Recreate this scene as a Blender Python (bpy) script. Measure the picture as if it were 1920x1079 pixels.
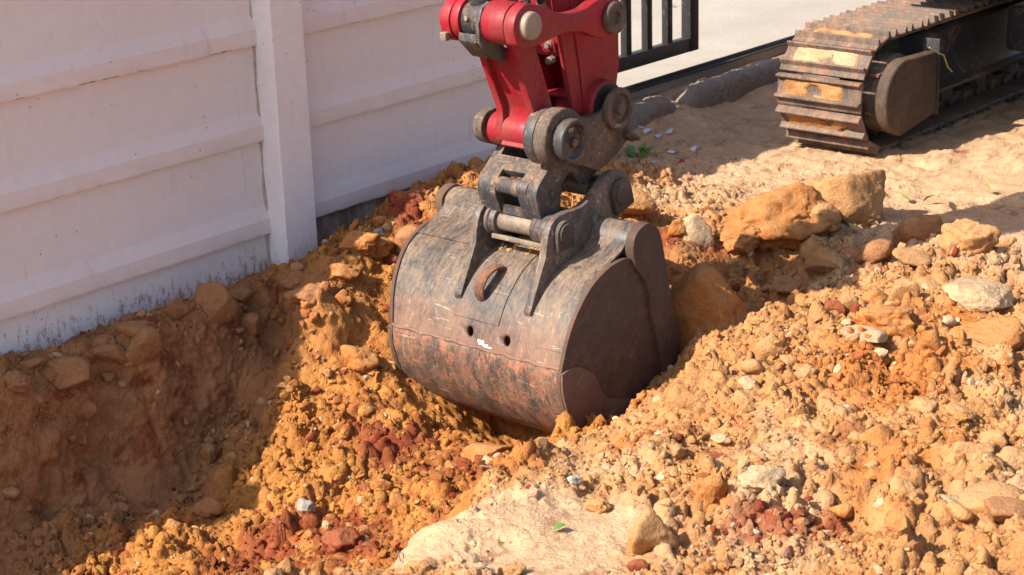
import bpy, bmesh, math, random
import numpy as np
from mathutils import Vector, Matrix

scene = bpy.context.scene
for _o in list(bpy.data.objects):
    bpy.data.objects.remove(_o, do_unlink=True)

# ------------------------------------------------------------------ camera
YAW, PITCH, ROLL = 0.71504724, 0.3256067, -0.03253366
cam_d = bpy.data.cameras.new('camera')
cam = bpy.data.objects.new('camera', cam_d)
scene.collection.objects.link(cam)
_c, _s = math.cos(YAW), math.sin(YAW)
_fh = Vector((_c, _s, 0)); _r0 = Vector((_s, -_c, 0)); _u0 = Vector((0, 0, 1))
_fw = math.cos(PITCH) * _fh - math.sin(PITCH) * _u0
_up0 = math.cos(PITCH) * _u0 + math.sin(PITCH) * _fh
_rt = math.cos(ROLL) * _r0 + math.sin(ROLL) * _up0
_up = math.cos(ROLL) * _up0 - math.sin(ROLL) * _r0
M = Matrix((_rt, _up, -_fw)).transposed().to_4x4()
M.translation = Vector((-4.153, -4.6912, 2.011))
cam.matrix_world = M
cam_d.sensor_width = 36.0
cam_d.lens = 3483.36 / 1920 * 36
cam_d.clip_start = 0.05
cam_d.clip_end = 500
cam_d.dof.use_dof = True
cam_d.dof.focus_distance = 5.6
cam_d.dof.aperture_fstop = 9.0
scene.camera = cam

# ------------------------------------------------------------------ light
PHI, EL = math.radians(21), math.radians(41)
sun_dir = Vector((-math.cos(PHI) * math.cos(EL), math.sin(PHI) * math.cos(EL), math.sin(EL)))
world = bpy.data.worlds.new('World'); scene.world = world; world.use_nodes = True
wn = world.node_tree.nodes; wl = world.node_tree.links
sky = wn.new('ShaderNodeTexSky'); sky.sky_type = 'NISHITA'; sky.sun_disc = False
sky.sun_elevation = EL; sky.sun_rotation = math.atan2(sun_dir.x, sun_dir.y)
sky.air_density = 1.0; sky.dust_density = 2.0; sky.ozone_density = 1.0
bg = wn['Background']; bg.inputs['Strength'].default_value = 0.128
wl.new(sky.outputs['Color'], bg.inputs['Color'])
sd = bpy.data.lights.new('sun', 'SUN'); sd.energy = 5.0; sd.angle = math.radians(0.55)
sd.color = (1.0, 0.92, 0.80)
sun = bpy.data.objects.new('sun', sd); scene.collection.objects.link(sun)
sun.rotation_euler = (-sun_dir).to_track_quat('-Z', 'Y').to_euler()
sun.location = sun_dir * 30
scene.view_settings.view_transform = 'Standard'
scene.view_settings.look = 'None'
scene.view_settings.gamma = 1.0
scene.view_settings.use_curve_mapping = False
scene.view_settings.exposure = 0.93
scene.cycles.max_bounces = 6
scene.cycles.diffuse_bounces = 3
scene.cycles.glossy_bounces = 2

random.seed(5)
rng = np.random.default_rng(11)
COL = scene.collection

# ------------------------------------------------------------------ numpy noise
def _hash(ix, iy, iz, s):
    h = (ix.astype(np.int64) * 374761393 + iy.astype(np.int64) * 668265263 + iz.astype(np.int64) * 2147483647 + s * 974634777) & 0xffffffff
    h = ((h ^ (h >> 13)) * 1274126177) & 0xffffffff
    h = ((h ^ (h >> 16)) * 2246822519) & 0xffffffff
    return ((h ^ (h >> 15)) & 0xffffff) / float(0x1000000)

def vnoise(p, s=0):
    f = np.floor(p); t = p - f; t = t * t * t * (t * (t * 6 - 15) + 10)
    i = f.astype(np.int64); o = 0
    for dx in (0, 1):
        wx = t[:, 0] if dx else 1 - t[:, 0]
        for dy in (0, 1):
            wy = t[:, 1] if dy else 1 - t[:, 1]
            for dz in (0, 1):
                wz = t[:, 2] if dz else 1 - t[:, 2]
                o = o + wx * wy * wz * _hash(i[:, 0] + dx, i[:, 1] + dy, i[:, 2] + dz, s)
    return o * 2 - 1

def fbm(p, freq, octs=4, gain=0.5, s=0):
    o = 0; a = 1.0; t = 0
    for k in range(octs):
        o = o + a * vnoise(p * freq + 17.3 * k, s + k); t += a
        a *= gain; freq *= 2.03
    return o / t

def worley(x, y, freq, s=0):
    px, py = x * freq, y * freq
    fx, fy = np.floor(px).astype(np.int64), np.floor(py).astype(np.int64)
    best = np.full(x.shape, 9.0); bid = np.zeros(x.shape); vx = np.zeros(x.shape); vy = np.zeros(x.shape)
    z = np.zeros_like(fx)
    for dx in (-1, 0, 1):
        for dy in (-1, 0, 1):
            cx, cy = fx + dx, fy + dy
            jx = cx + _hash(cx, cy, z, s + 1); jy = cy + _hash(cx, cy, z, s + 2)
            d = np.hypot(px - jx, py - jy)
            m = d < best
            bid = np.where(m, _hash(cx, cy, z, s + 3), bid); best = np.where(m, d, best)
            vx = np.where(m, px - jx, vx); vy = np.where(m, py - jy, vy)
    ang = bid * 61.7
    return best, bid, np.cos(ang) * vx + np.sin(ang) * vy

# ------------------------------------------------------------------ mesh helpers
def mesh_from(name, v, f, smooth=False):
    me = bpy.data.meshes.new(name)
    me.from_pydata([tuple(a) for a in v], [], [tuple(a) for a in f])
    me.update()
    if smooth:
        me.polygons.foreach_set('use_smooth', [True] * len(me.polygons))
    return me

def link(name, me, mat, parent=None):
    o = bpy.data.objects.new(name, me)
    COL.objects.link(o)
    if me is not None and mat is not None and len(me.materials) == 0:
        me.materials.append(mat)
    if parent is not None:
        o.parent = parent
    return o

def empty(name, loc=(0, 0, 0)):
    o = bpy.data.objects.new(name, None); COL.objects.link(o); o.location = loc
    o.empty_display_size = 0.1
    return o

def tag(o, label, cat, group=None):
    o['label'] = label; o['category'] = cat
    if group:
        o['group'] = group
    return o

def structure(o):
    o['kind'] = 'structure'
    return o

def stuff(o):
    o['kind'] = 'stuff'
    return o

class MB:
    """collects solids, builds one mesh object"""
    def __init__(self):
        self.bm = bmesh.new()
    def prism(self, poly, y0, y1):
        """polygon in XZ extruded along Y"""
        a = [self.bm.verts.new((x, y0, z)) for x, z in poly]
        b = [self.bm.verts.new((x, y1, z)) for x, z in poly]
        n = len(poly)
        fs = [self.bm.faces.new(a), self.bm.faces.new(b[::-1])]
        for i in range(n):
            fs.append(self.bm.faces.new((a[i], b[i], b[(i + 1) % n], a[(i + 1) % n])))
        bmesh.ops.recalc_face_normals(self.bm, faces=fs)
        return self
    def prism_x(self, poly, x0, x1):
        """polygon in YZ extruded along X"""
        a = [self.bm.verts.new((x0, y, z)) for y, z in poly]
        b = [self.bm.verts.new((x1, y, z)) for y, z in poly]
        n = len(poly)
        fs = [self.bm.faces.new(a), self.bm.faces.new(b[::-1])]
        for i in range(n):
            fs.append(self.bm.faces.new((a[i], b[i], b[(i + 1) % n], a[(i + 1) % n])))
        bmesh.ops.recalc_face_normals(self.bm, faces=fs)
        return self
    def box(self, x0, x1, y0, y1, z0, z1):
        return self.prism([(x0, z0), (x1, z0), (x1, z1), (x0, z1)], y0, y1)
    def cyl(self, x, z, r, y0, y1, n=36, r2=None):
        """cylinder along Y"""
        r2 = r if r2 is None else r2
        a = [self.bm.verts.new((x + r * math.cos(2 * math.pi * i / n), y0, z + r * math.sin(2 * math.pi * i / n))) for i in range(n)]
        b = [self.bm.verts.new((x + r2 * math.cos(2 * math.pi * i / n), y1, z + r2 * math.sin(2 * math.pi * i / n))) for i in range(n)]
        fs = [self.bm.faces.new(a), self.bm.faces.new(b[::-1])]
        for i in range(n):
            fs.append(self.bm.faces.new((a[i], b[i], b[(i + 1) % n], a[(i + 1) % n])))
        bmesh.ops.recalc_face_normals(self.bm, faces=fs)
        return self
    def lathe(self, x, z, prof, n=40):
        """profile (r, y) revolved about the Y axis through (x, z); closed at ends"""
        rings = []
        for r, y in prof:
            rings.append([self.bm.verts.new((x + r * math.cos(2 * math.pi * i / n), y, z + r * math.sin(2 * math.pi * i / n))) for i in range(n)])
        fs = []
        for a, b in zip(rings[:-1], rings[1:]):
            for i in range(n):
                fs.append(self.bm.faces.new((a[i], b[i], b[(i + 1) % n], a[(i + 1) % n])))
        fs.append(self.bm.faces.new(rings[0])); fs.append(self.bm.faces.new(rings[-1][::-1]))
        bmesh.ops.recalc_face_normals(self.bm, faces=fs)
        return self
    def tube(self, pts, r, n=10, r2=None):
        """round bar along 3D points; r may be a list"""
        pts = [Vector(p) for p in pts]
        rs = r if isinstance(r, (list, tuple)) else [r] * len(pts)
        rings = []
        up = Vector((0, 1, 0))
        for i, p in enumerate(pts):
            d = (pts[min(i + 1, len(pts) - 1)] - pts[max(i - 1, 0)]).normalized()
            if abs(d.dot(up)) > 0.95:
                up = Vector((1, 0, 0))
            s = d.cross(up).normalized(); t = s.cross(d).normalized()
            k = 1.0 if r2 is None else r2
            rings.append([self.bm.verts.new(p + (s * math.cos(2 * math.pi * j / n) + t * k * math.sin(2 * math.pi * j / n)) * rs[i]) for j in range(n)])
        fs = []
        for a, b in zip(rings[:-1], rings[1:]):
            for j in range(n):
                fs.append(self.bm.faces.new((a[j], b[j], b[(j + 1) % n], a[(j + 1) % n])))
        fs.append(self.bm.faces.new(rings[0])); fs.append(self.bm.faces.new(rings[-1][::-1]))
        bmesh.ops.recalc_face_normals(self.bm, faces=fs)
        return self
    def mesh(self, name, bevel=0.0, angle=35, seg=2):
        if bevel > 0:
            bmesh.ops.remove_doubles(self.bm, verts=self.bm.verts, dist=1e-6)
            es = [e for e in self.bm.edges if len(e.link_faces) == 2 and e.calc_face_angle(0) > math.radians(angle)]
            bmesh.ops.bevel(self.bm, geom=es, offset=bevel, offset_type='OFFSET', segments=seg, profile=0.5, affect='EDGES', clamp_overlap=True)
        me = bpy.data.meshes.new(name)
        self.bm.to_mesh(me); self.bm.free()
        me.polygons.foreach_set('use_smooth', [True] * len(me.polygons))
        me.set_sharp_from_angle(angle=math.radians(32))
        return me
    def build(self, name, mat, parent=None, bevel=0.003, angle=35, seg=2):
        return link(name, self.mesh(name, bevel, angle, seg), mat, parent)

def arc(cx, cz, r, a0, a1, n=10):
    return [(cx + r * math.cos(math.radians(a0 + (a1 - a0) * i / n)), cz + r * math.sin(math.radians(a0 + (a1 - a0) * i / n))) for i in range(n + 1)]

def spline(pts, n):
    """Catmull-Rom resample of 2D points"""
    P = [np.array(p, float) for p in pts]
    P = [2 * P[0] - P[1]] + P + [2 * P[-1] - P[-2]]
    out = []
    for i in range(1, len(P) - 2):
        for k in range(n):
            t = k / n
            a, b, c, d = P[i - 1], P[i], P[i + 1], P[i + 2]
            out.append(tuple(0.5 * ((2 * b) + (c - a) * t + (2 * a - 5 * b + 4 * c - d) * t * t + (3 * b - a - 3 * c + d) * t ** 3)))
    out.append(tuple(P[-2]))
    return out

# ------------------------------------------------------------------ node helpers
class Mat:
    def __init__(self, name):
        self.m = bpy.data.materials.new(name); self.m.use_nodes = True
        self.n = self.m.node_tree.nodes; self.l = self.m.node_tree.links
        self.b = self.n['Principled BSDF']
        self.b.inputs['Specular IOR Level'].default_value = 0.35
        tc = self.n.new('ShaderNodeTexCoord'); self.obj = tc.outputs['Object']
        g = self.n.new('ShaderNodeNewGeometry'); self.pos = g.outputs['Position']; self.geo = g
    def node(self, t, **kw):
        x = self.n.new(t)
        for k, v in kw.items():
            setattr(x, k, v)
        return x
    def setin(self, node, **kw):
        for k, v in kw.items():
            i = node.inputs[k] if not k.isdigit() else node.inputs[int(k)]
            if hasattr(v, 'is_linked'):
                self.l.new(v, i)
            else:
                i.default_value = v
        return node
    def noise(self, scale, detail=4, rough=0.55, coord=None, dist=0.0, stretch=None):
        x = self.node('ShaderNodeTexNoise')
        x.inputs['Scale'].default_value = scale; x.inputs['Detail'].default_value = detail
        x.inputs['Roughness'].default_value = rough; x.inputs['Distortion'].default_value = dist
        c = coord or self.pos
        if stretch:
            mp = self.node('ShaderNodeMapping'); mp.inputs['Scale'].default_value = stretch
            self.l.new(c, mp.inputs['Vector']); c = mp.outputs['Vector']
        self.l.new(c, x.inputs['Vector'])
        return x.outputs['Fac']
    def voro(self, scale, coord=None, feature='F1'):
        x = self.node('ShaderNodeTexVoronoi'); x.feature = feature
        x.inputs['Scale'].default_value = scale
        self.l.new(coord or self.pos, x.inputs['Vector'])
        return x.outputs['Distance']
    def ramp(self, fac, a, b, lo=0.0, hi=1.0):
        x = self.node('ShaderNodeMapRange'); x.clamp = True
        self.l.new(fac, x.inputs['Value'])
        x.inputs['From Min'].default_value = a; x.inputs['From Max'].default_value = b
        x.inputs['To Min'].default_value = lo; x.inputs['To Max'].default_value = hi
        return x.outputs['Result']
    def math(self, op, a, b=None):
        x = self.node('ShaderNodeMath', operation=op)
        for i, v in enumerate((a, b)):
            if v is None:
                continue
            if hasattr(v, 'is_linked'):
                self.l.new(v, x.inputs[i])
            else:
                x.inputs[i].default_value = v
        return x.outputs[0]
    def mix(self, fac, a, b, mode='MIX'):
        x = self.node('ShaderNodeMix', data_type='RGBA', blend_type=mode)
        for i, v in ((0, fac), (6, a), (7, b)):
            if hasattr(v, 'is_linked'):
                self.l.new(v, x.inputs[i])
            else:
                x.inputs[i].default_value = v if i == 0 else (tuple(v) + (1,))[:4]
        return x.outputs[2]
    def sep(self, v=None):
        x = self.node('ShaderNodeSeparateXYZ'); self.l.new(v or self.pos, x.inputs[0]); return x.outputs
    def color(self, c):
        if hasattr(c, 'is_linked'):
            self.l.new(c, self.b.inputs['Base Color'])
        else:
            self.b.inputs['Base Color'].default_value = (*c, 1)
        return self
    def rough(self, r):
        if hasattr(r, 'is_linked'):
            self.l.new(r, self.b.inputs['Roughness'])
        else:
            self.b.inputs['Roughness'].default_value = r
        return self
    def bump(self, h, dist, strength=1.0, prev=None):
        x = self.node('ShaderNodeBump'); x.inputs['Distance'].default_value = dist; x.inputs['Strength'].default_value = strength
        self.l.new(h, x.inputs['Height'])
        if prev is not None:
            self.l.new(prev, x.inputs['Normal'])
        self.l.new(x.outputs[0], self.b.inputs['Normal'])
        return x.outputs[0]

DUST = (0.36, 0.205, 0.105)
def soil_mat(name, rgb=None, var=0.35, dust=None):
    """soil: colour attribute or fixed colour, with grain variation and fine relief"""
    m = Mat(name)
    if rgb is None:
        a = m.node('ShaderNodeAttribute', attribute_name='Col'); base = a.outputs['Color']
    else:
        base = m.mix(0.0, rgb, rgb)
    big = m.noise(9, 5, 0.6)
    fine = m.noise(120, 4, 0.65)
    grain = m.noise(420, 3, 0.7)
    v = m.math('MULTIPLY', m.ramp(big, 0.3, 0.7, 1 - var * 0.55, 1 + var * 0.45), m.ramp(fine, 0.25, 0.75, 1 - var * 0.6, 1 + var * 0.5))
    v = m.math('MULTIPLY', v, m.ramp(grain, 0.3, 0.7, 0.82, 1.16))
    cv = m.node('ShaderNodeCombineColor')
    for i in range(3):
        m.l.new(v, cv.inputs[i])
    c = m.mix(1.0, base, cv.outputs[0], 'MULTIPLY')
    if dust:
        nz = m.sep(m.geo.outputs['Normal'])[2]
        dn = m.math('ADD', m.math('MULTIPLY', m.ramp(nz, -0.2, 0.9), 0.45), m.noise(14, 6, 0.75))
        c = m.mix(m.ramp(dn, 0.62, 0.98, 0.0, 0.75), c, dust)
        c = m.mix(m.ramp(m.noise(26, 5, 0.7, stretch=(1, 1, 2.5)), 0.56, 0.68, 0.0, 0.55), c, (rgb[0] * 0.62, rgb[1] * 0.5, rgb[2] * 0.42))
    # pale mineral specks and reddish grains
    sp = m.ramp(m.noise(210, 2, 0.5), 0.71, 0.75)
    c = m.mix(m.math('MULTIPLY', sp, 0.55), c, (0.62, 0.52, 0.40))
    rd = m.math('MULTIPLY', m.ramp(m.noise(38, 4, 0.7), 0.60, 0.70), 0.45)
    c = m.mix(rd, c, (0.27, 0.085, 0.028))
    m.color(c).rough(0.93)
    m.b.inputs['Specular IOR Level'].default_value = 0.12
    mid = m.noise(48, 4, 0.7)
    h = m.math('ADD', m.math('MULTIPLY', fine, 0.7), m.math('ADD', m.math('MULTIPLY', grain, 0.3), m.math('MULTIPLY', mid, 0.6)))
    m.bump(h, 0.011, 1.0)
    return m.m

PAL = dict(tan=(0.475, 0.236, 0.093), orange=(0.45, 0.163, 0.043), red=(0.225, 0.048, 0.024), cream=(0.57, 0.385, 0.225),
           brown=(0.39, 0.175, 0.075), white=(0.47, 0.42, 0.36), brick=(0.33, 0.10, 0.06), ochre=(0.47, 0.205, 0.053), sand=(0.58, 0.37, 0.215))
M_SOIL = soil_mat('soil')
DUSTY = dict(orange=(0.49, 0.25, 0.098), red=(0.36, 0.13, 0.06), brown=(0.43, 0.215, 0.10), ochre=(0.49, 0.25, 0.09), tan=(0.53, 0.30, 0.14))
M_CLOD = {k: soil_mat('clod_' + k, v, 0.45, DUSTY.get(k)) for k, v in PAL.items()}

def steel_mat(name, paint, dust_amt=0.5, rust_amt=0.4, rust=(0.27, 0.085, 0.04), rough=0.5, scratch=0.5, dust=DUST, dscale=5.0, low=None):
    m = Mat(name)
    n1 = m.noise(dscale, 7, 0.72, stretch=(1, 1.9, 1), dist=0.4); n2 = m.noise(dscale * 7, 6, 0.78, stretch=(1, 2.2, 1)); n3 = m.noise(90, 4, 0.75)
    d = m.math('ADD', m.math('MULTIPLY', n1, 0.50), m.math('ADD', m.math('MULTIPLY', n2, 0.33), m.math('MULTIPLY', n3, 0.17)))
    c = m.mix(m.ramp(d, 0.60 - dust_amt * 0.3, 0.80 - dust_amt * 0.24), paint, dust)
    # upward faces keep more dust
    nz = m.sep(m.geo.outputs['Normal'])[2]
    upf = m.math('MULTIPLY', m.ramp(nz, 0.35, 0.95), m.ramp(n2, 0.38, 0.6, 0.15, 0.85))
    c = m.mix(m.math('MULTIPLY', upf, min(1.0, dust_amt * 0.75)), c, dust)
    r = m.math('ADD', m.math('MULTIPLY', m.noise(dscale * 2.3, 5, 0.7), 0.55), m.math('MULTIPLY', m.noise(dscale * 14, 4, 0.7), 0.45))
    c = m.mix(m.math('MULTIPLY', m.ramp(r, 0.66 - rust_amt * 0.3, 0.72 - rust_amt * 0.27), 0.8), c, rust)
    if low:
        lz = m.math('ADD', m.ramp(m.sep()[2], low[0], low[1], 0.34, 0.0), m.math('ADD', m.math('MULTIPLY', m.noise(24, 6, 0.8, stretch=(1, 1.6, 1)), 0.6), m.math('MULTIPLY', m.noise(7, 4, 0.7), 0.4)))
        c = m.mix(m.ramp(lz, 0.62, 0.80, 0.0, 0.6), c, (0.24, 0.115, 0.07))
    if scratch:
        s1 = m.ramp(m.noise(70, 3, 0.6, stretch=(1, 0.10, 1), dist=0.8), 0.63, 0.68)
        s2 = m.ramp(m.noise(85, 3, 0.6, stretch=(0.2, 1.2, 0.2), dist=1.0), 0.63, 0.68)
        s = m.math('MULTIPLY', m.math('MAXIMUM', s1, s2), m.ramp(n1, 0.40, 0.62, 0.0, scratch))
        c = m.mix(s, c, (0.44, 0.36, 0.28))
    m.color(c)
    m.rough(m.ramp(d, 0.35, 0.65, rough - 0.12, min(0.95, rough + 0.35)))
    h = m.math('ADD', m.math('MULTIPLY', n2, 0.5), m.math('MULTIPLY', m.noise(150, 3, 0.6), 0.25))
    m.bump(h, 0.0035, 0.55)
    return m.m

M_BUCKET = steel_mat('bucket_paint', (0.034, 0.035, 0.040), 0.52, 0.26, rough=0.42, dscale=5.5, dust=(0.27, 0.18, 0.115), scratch=0.7, low=(0.0, 0.22))
M_BUCKET_LOW = steel_mat('bucket_rust', (0.045, 0.038, 0.037), 0.55, 0.50, rust=(0.36, 0.125, 0.06), rough=0.52, dscale=11, dust=(0.30, 0.16, 0.095), scratch=0.7)
M_BUCKET_SIDE = steel_mat('bucket_side_dirt', (0.066, 0.038, 0.027), 0.40, 0.45, rust=(0.13, 0.052, 0.030), rough=0.72, dscale=3.0, dust=(0.17, 0.095, 0.058), scratch=0.12)
M_WEAR = steel_mat('muddy_wear', (0.12, 0.070, 0.046), 0.5, 0.35, rust=(0.18, 0.075, 0.045), rough=0.75, dscale=4.0, dust=(0.20, 0.12, 0.075), scratch=0.15)
M_STEEL = steel_mat('black_steel', (0.042, 0.042, 0.046), 0.36, 0.12, rough=0.42, dscale=8)
M_STEEL_DIRTY = steel_mat('dirty_steel', (0.050, 0.040, 0.034), 0.46, 0.3, rust=(0.16, 0.08, 0.048), rough=0.6, dscale=7, dust=(0.24, 0.15, 0.10))
M_PIN = steel_mat('pin_steel', (0.11, 0.095, 0.08), 0.65, 0.2, rough=0.4, dscale=9, dust=(0.30, 0.22, 0.15))
M_CHROME = steel_mat('worn_chrome', (0.20, 0.18, 0.155), 0.5, 0.15, rough=0.35, dscale=12)
M_TRACK = steel_mat('track_steel', (0.075, 0.058, 0.050), 0.48, 0.40, rust=(0.24, 0.09, 0.045), rough=0.55, dscale=7, dust=(0.36, 0.21, 0.125), scratch=0.3)
M_FRAME = steel_mat('black_frame_paint', (0.022, 0.024, 0.028), 0.25, 0.05, rough=0.35, dscale=4, scratch=0.2)
M_DCOVER = steel_mat('muddy_cover', (0.045, 0.030, 0.022), 0.50, 0.4, rust=(0.085, 0.040, 0.024), rough=0.75, dscale=4.2, dust=(0.16, 0.10, 0.062), scratch=0)
M_RUST = steel_mat('rusty_iron', (0.08, 0.04, 0.03), 0.4, 0.6, rust=(0.24, 0.085, 0.042), rough=0.8, dscale=14, scratch=0.2)
def red_mat():
    m = Mat('red_paint')
    n1 = m.noise(7, 5, 0.65); n2 = m.noise(70, 4, 0.7); n3 = m.noise(9, 4, 0.6, stretch=(2, 2, 0.35))
    c = m.mix(m.ramp(n1, 0.35, 0.65), (0.29, 0.004, 0.014), (0.19, 0.006, 0.013))
    d = m.math('ADD', m.math('MULTIPLY', n3, 0.6), m.math('MULTIPLY', n2, 0.4))
    c = m.mix(m.ramp(d, 0.47, 0.70, 0.0, 0.55), c, (0.24, 0.045, 0.035))
    c = m.mix(m.ramp(m.noise(150, 3, 0.7), 0.58, 0.68, 0, 0.16), c, (0.45, 0.13, 0.10))
    c = m.mix(m.ramp(m.noise(30, 6, 0.8), 0.63, 0.68, 0, 0.8), c, (0.10, 0.055, 0.04))
    c = m.mix(m.ramp(m.noise(5, 6, 0.75), 0.48, 0.68, 0, 0.65), c, (0.13, 0.045, 0.035))
    m.color(c)
    m.rough(m.ramp(n2, 0.3, 0.7, 0.42, 0.75))
    m.bump(n2, 0.0015, 0.4)
    return m.m
M_RED = red_mat()
M_BLACK = steel_mat('black_rubber', (0.02, 0.02, 0.021), 0.3, 0.05, rough=0.45, dscale=10, scratch=0)
M_DARKHOLE = steel_mat('dark_steel', (0.015, 0.013, 0.012), 0.3, 0.2, rough=0.8, scratch=0)
ANCHORS = [
    (-1.306, -0.402, -0.38), (-1.059, -0.59, -0.37), (-0.734, -0.656, -0.35), (-1.371, -0.736, -0.38), (-1.178, -0.966, -0.38), (-0.513, -0.768, -0.22), 
    (-0.432, -0.551, -0.1), (-0.267, -0.545, 0.1), (-0.991, -1.117, -0.36), (-0.636, -1.175, -0.33), (-0.203, -0.638, -0.06), (-0.379, -0.687, -0.14), 
    (-0.56, -0.624, -0.24), (0.002, -0.47, 0.07), (-0.068, -0.397, 0.15), (-0.147, -0.373, 0.12), (0.204, -0.435, 0.2), (0.478, -0.436, 0.23), 
    (-0.324, -0.816, -0.2), (-1.447, -1.851, 0), (-1.054, -1.781, -0.01), (-0.693, -1.666, -0.05), (-0.542, -1.672, -0.06), (-0.232, -1.567, -0.16), 
    (-0.031, -1.562, -0.16), (0.185, -1.524, -0.1), (0.339, -1.485, -0.08), (-0.869, -1.36, -0.27), (-0.668, -1.315, -0.27), (-0.344, -1.233, -0.28), 
    (-1.074, -1.399, -0.28), (-1.251, -2.044, 0), (-1.357, -1.903, 0), (-0.977, -2.341, 0), (-0.851, -2.048, 0), (-0.775, -1.81, -0.02), 
    (-0.542, -1.895, -0.02), (-0.462, -2.099, 0.02), (-0.195, -1.819, 0), (-0.145, -1.877, 0.03), (0.033, -1.901, 0.06), (0.142, -1.92, 0.08), 
    (0.849, -1.377, -0.16), (1.07, -1.406, -0.14), (1.176, -1.512, -0.08), (0.547, -1.454, -0.11), (0.93, -1.409, -0.08), (0.481, -1.948, 0.06), 
    (0.331, -2.198, 0.1), (0.726, -1.972, 0.09), (0.841, -2.186, 0.1), (0.757, -2.404, 0.1), (-0.264, -2.904, 0.09), (-0.6, -2.803, 0.05), 
    (-0.043, -2.647, 0.09), (-0.696, -2.573, 0.02), (-0.205, -2.265, 0.05), (-0.624, -3.083, 0.05), (-0.951, -2.443, 0), (0.082, -2.423, 0.07), 
    (-0.416, -2.552, 0.05), (0.854, -1.175, 0.05), (0.951, -0.991, 0.07), (1.112, -1.222, 0.05), (1.391, -1.4, 0.03), (1.492, -0.97, 0.03), 
    (1.772, -1.171, 0.01), (1.866, -1.437, 0), (2.685, -1.465, 0.03), (1.476, -1.959, 0.03), (1.368, -1.753, 0.04), (0.714, -1.316, 0), (-3, -0, 0.01), 
    (-3, -0.19, 0), (-3, -0.29, -0.36), (-3, -0.8, -0.38), (-3, -1.3, -0.37), (-3, -1.72, -0.3), (-3, -1.85, 0), (-2.75, -0, 0.01), (-2.75, -0.19, 0), 
    (-2.75, -0.29, -0.36), (-2.75, -0.8, -0.38), (-2.75, -1.3, -0.37), (-2.75, -1.72, -0.3), (-2.75, -1.85, 0), (-2.5, -0, 0.01), (-2.5, -0.19, 0), 
    (-2.5, -0.29, -0.36), (-2.5, -0.8, -0.38), (-2.5, -1.3, -0.37), (-2.5, -1.72, -0.3), (-2.5, -1.85, 0), (-2.25, -0, 0.01), (-2.25, -0.19, 0), 
    (-2.25, -0.29, -0.36), (-2.25, -0.8, -0.38), (-2.25, -1.3, -0.37), (-2.25, -1.72, -0.3), (-2.25, -1.85, 0), (-2, -0, 0.01), (-2, -0.19, 0), 
    (-2, -0.29, -0.36), (-2, -0.8, -0.38), (-2, -1.3, -0.37), (-2, -1.72, -0.3), (-2, -1.85, 0), (-1.75, -0, 0.01), (-1.75, -0.19, 0), 
    (-1.75, -0.29, -0.36), (-1.75, -0.8, -0.38), (-1.75, -1.3, -0.37), (-1.75, -1.72, -0.3), (-1.75, -1.85, 0), (-1.5, -0, 0.01), (-1.5, -0.19, 0), 
    (-1.5, -0.29, -0.356), (-1.25, -0, 0.01), (-1.25, -0.19, 0), (-1.25, -0.29, -0.347), (-1, -0, 0.01), (-1, -0.19, 0), (-1, -0.29, -0.338), 
    (-0.75, -0, 0.01), (-0.75, -0.19, 0), (-0.75, -0.29, -0.319), (-0.5, -0, 0.01), (-0.5, -0.19, 0), (-0.5, -0.29, -0.262), (-0.25, -0, 0.01), 
    (-0.25, -0.19, 0), (-0.25, -0.29, -0.156), (0.1, 0, 0.01), (0.35, 0, 0.02), (0.7, 0, 0.05), (1.1, 0, 0.06), (1.5, 0, 0.03), (0.3, -0.22, 0.15), 
    (0.62, -0.28, 0.2), (0.95, -0.4, 0.2), (1.25, -0.5, 0.12), (1.55, -0.6, 0.04), (0.75, -0.6, 0.2), (1.1, -0.8, 0.1), (-0.28, -1, -0.28), 
    (-0.12, -1.1, -0.36), (-0.1, -0.85, -0.26), (0.12, -1.1, -0.34), (0.35, -1.1, -0.25), (0.5, -1, -0.1), (0.55, -0.75, 0.1), (0, -0.62, 0.02), 
    (0.3, -0.6, 0.15), (0.2, -1.35, -0.25), (0.45, -1.35, -0.12), (0.75, -1.1, 0.02), (0.06, -0.92, -0.4), (0.03, -1.13, -0.4), (0.02, -1.27, -0.36), 
    (-0.12, -1.2, -0.38), (2, 0.2, 0.03), (3, 0.2, 0.03), (4, 0.2, 0.03), (2, 0.3, 0.09), (2.5, 0.3, 0.09), (3, 0.3, 0.09), (3.5, 0.3, 0.09), 
    (4, 0.3, 0.09), (2, -0.3, 0), (3, -0.3, 0), (4, -0.3, 0), (2.4, -0.9, 0), (3, -0.9, 0), (4, -0.9, 0), (5, -0.9, 0), (3, -1.8, 0.02), (4, -1.8, 0), 
    (6, 0.3, 0), (6, -2, 0), (4, -3, 0), (6, -5, 0), (2, -3, 0.05), (1, -2.9, 0.08), (0, -3.4, 0.05), (2, -5, 0), (-1, -4, 0), (-1, -6, 0), 
    (-2, -2.6, 0), (-3, -2.3, 0), (-3, -4, 0), (-5, -2.2, 0), (-5, -6, 0), (-5, -0.1, 0.05), (-5, -0.35, -0.35), (-5, -1.7, -0.3), 
    (-1.447, -1.74, -0.16), (-1.25, -1.71, -0.16), (-1.05, -1.66, -0.17), (-0.87, -1.6, -0.18), (-0.69, -1.55, -0.19), (-1.25, -1.81, 0), 
    (-0.87, -1.72, -0.02), ]
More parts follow.
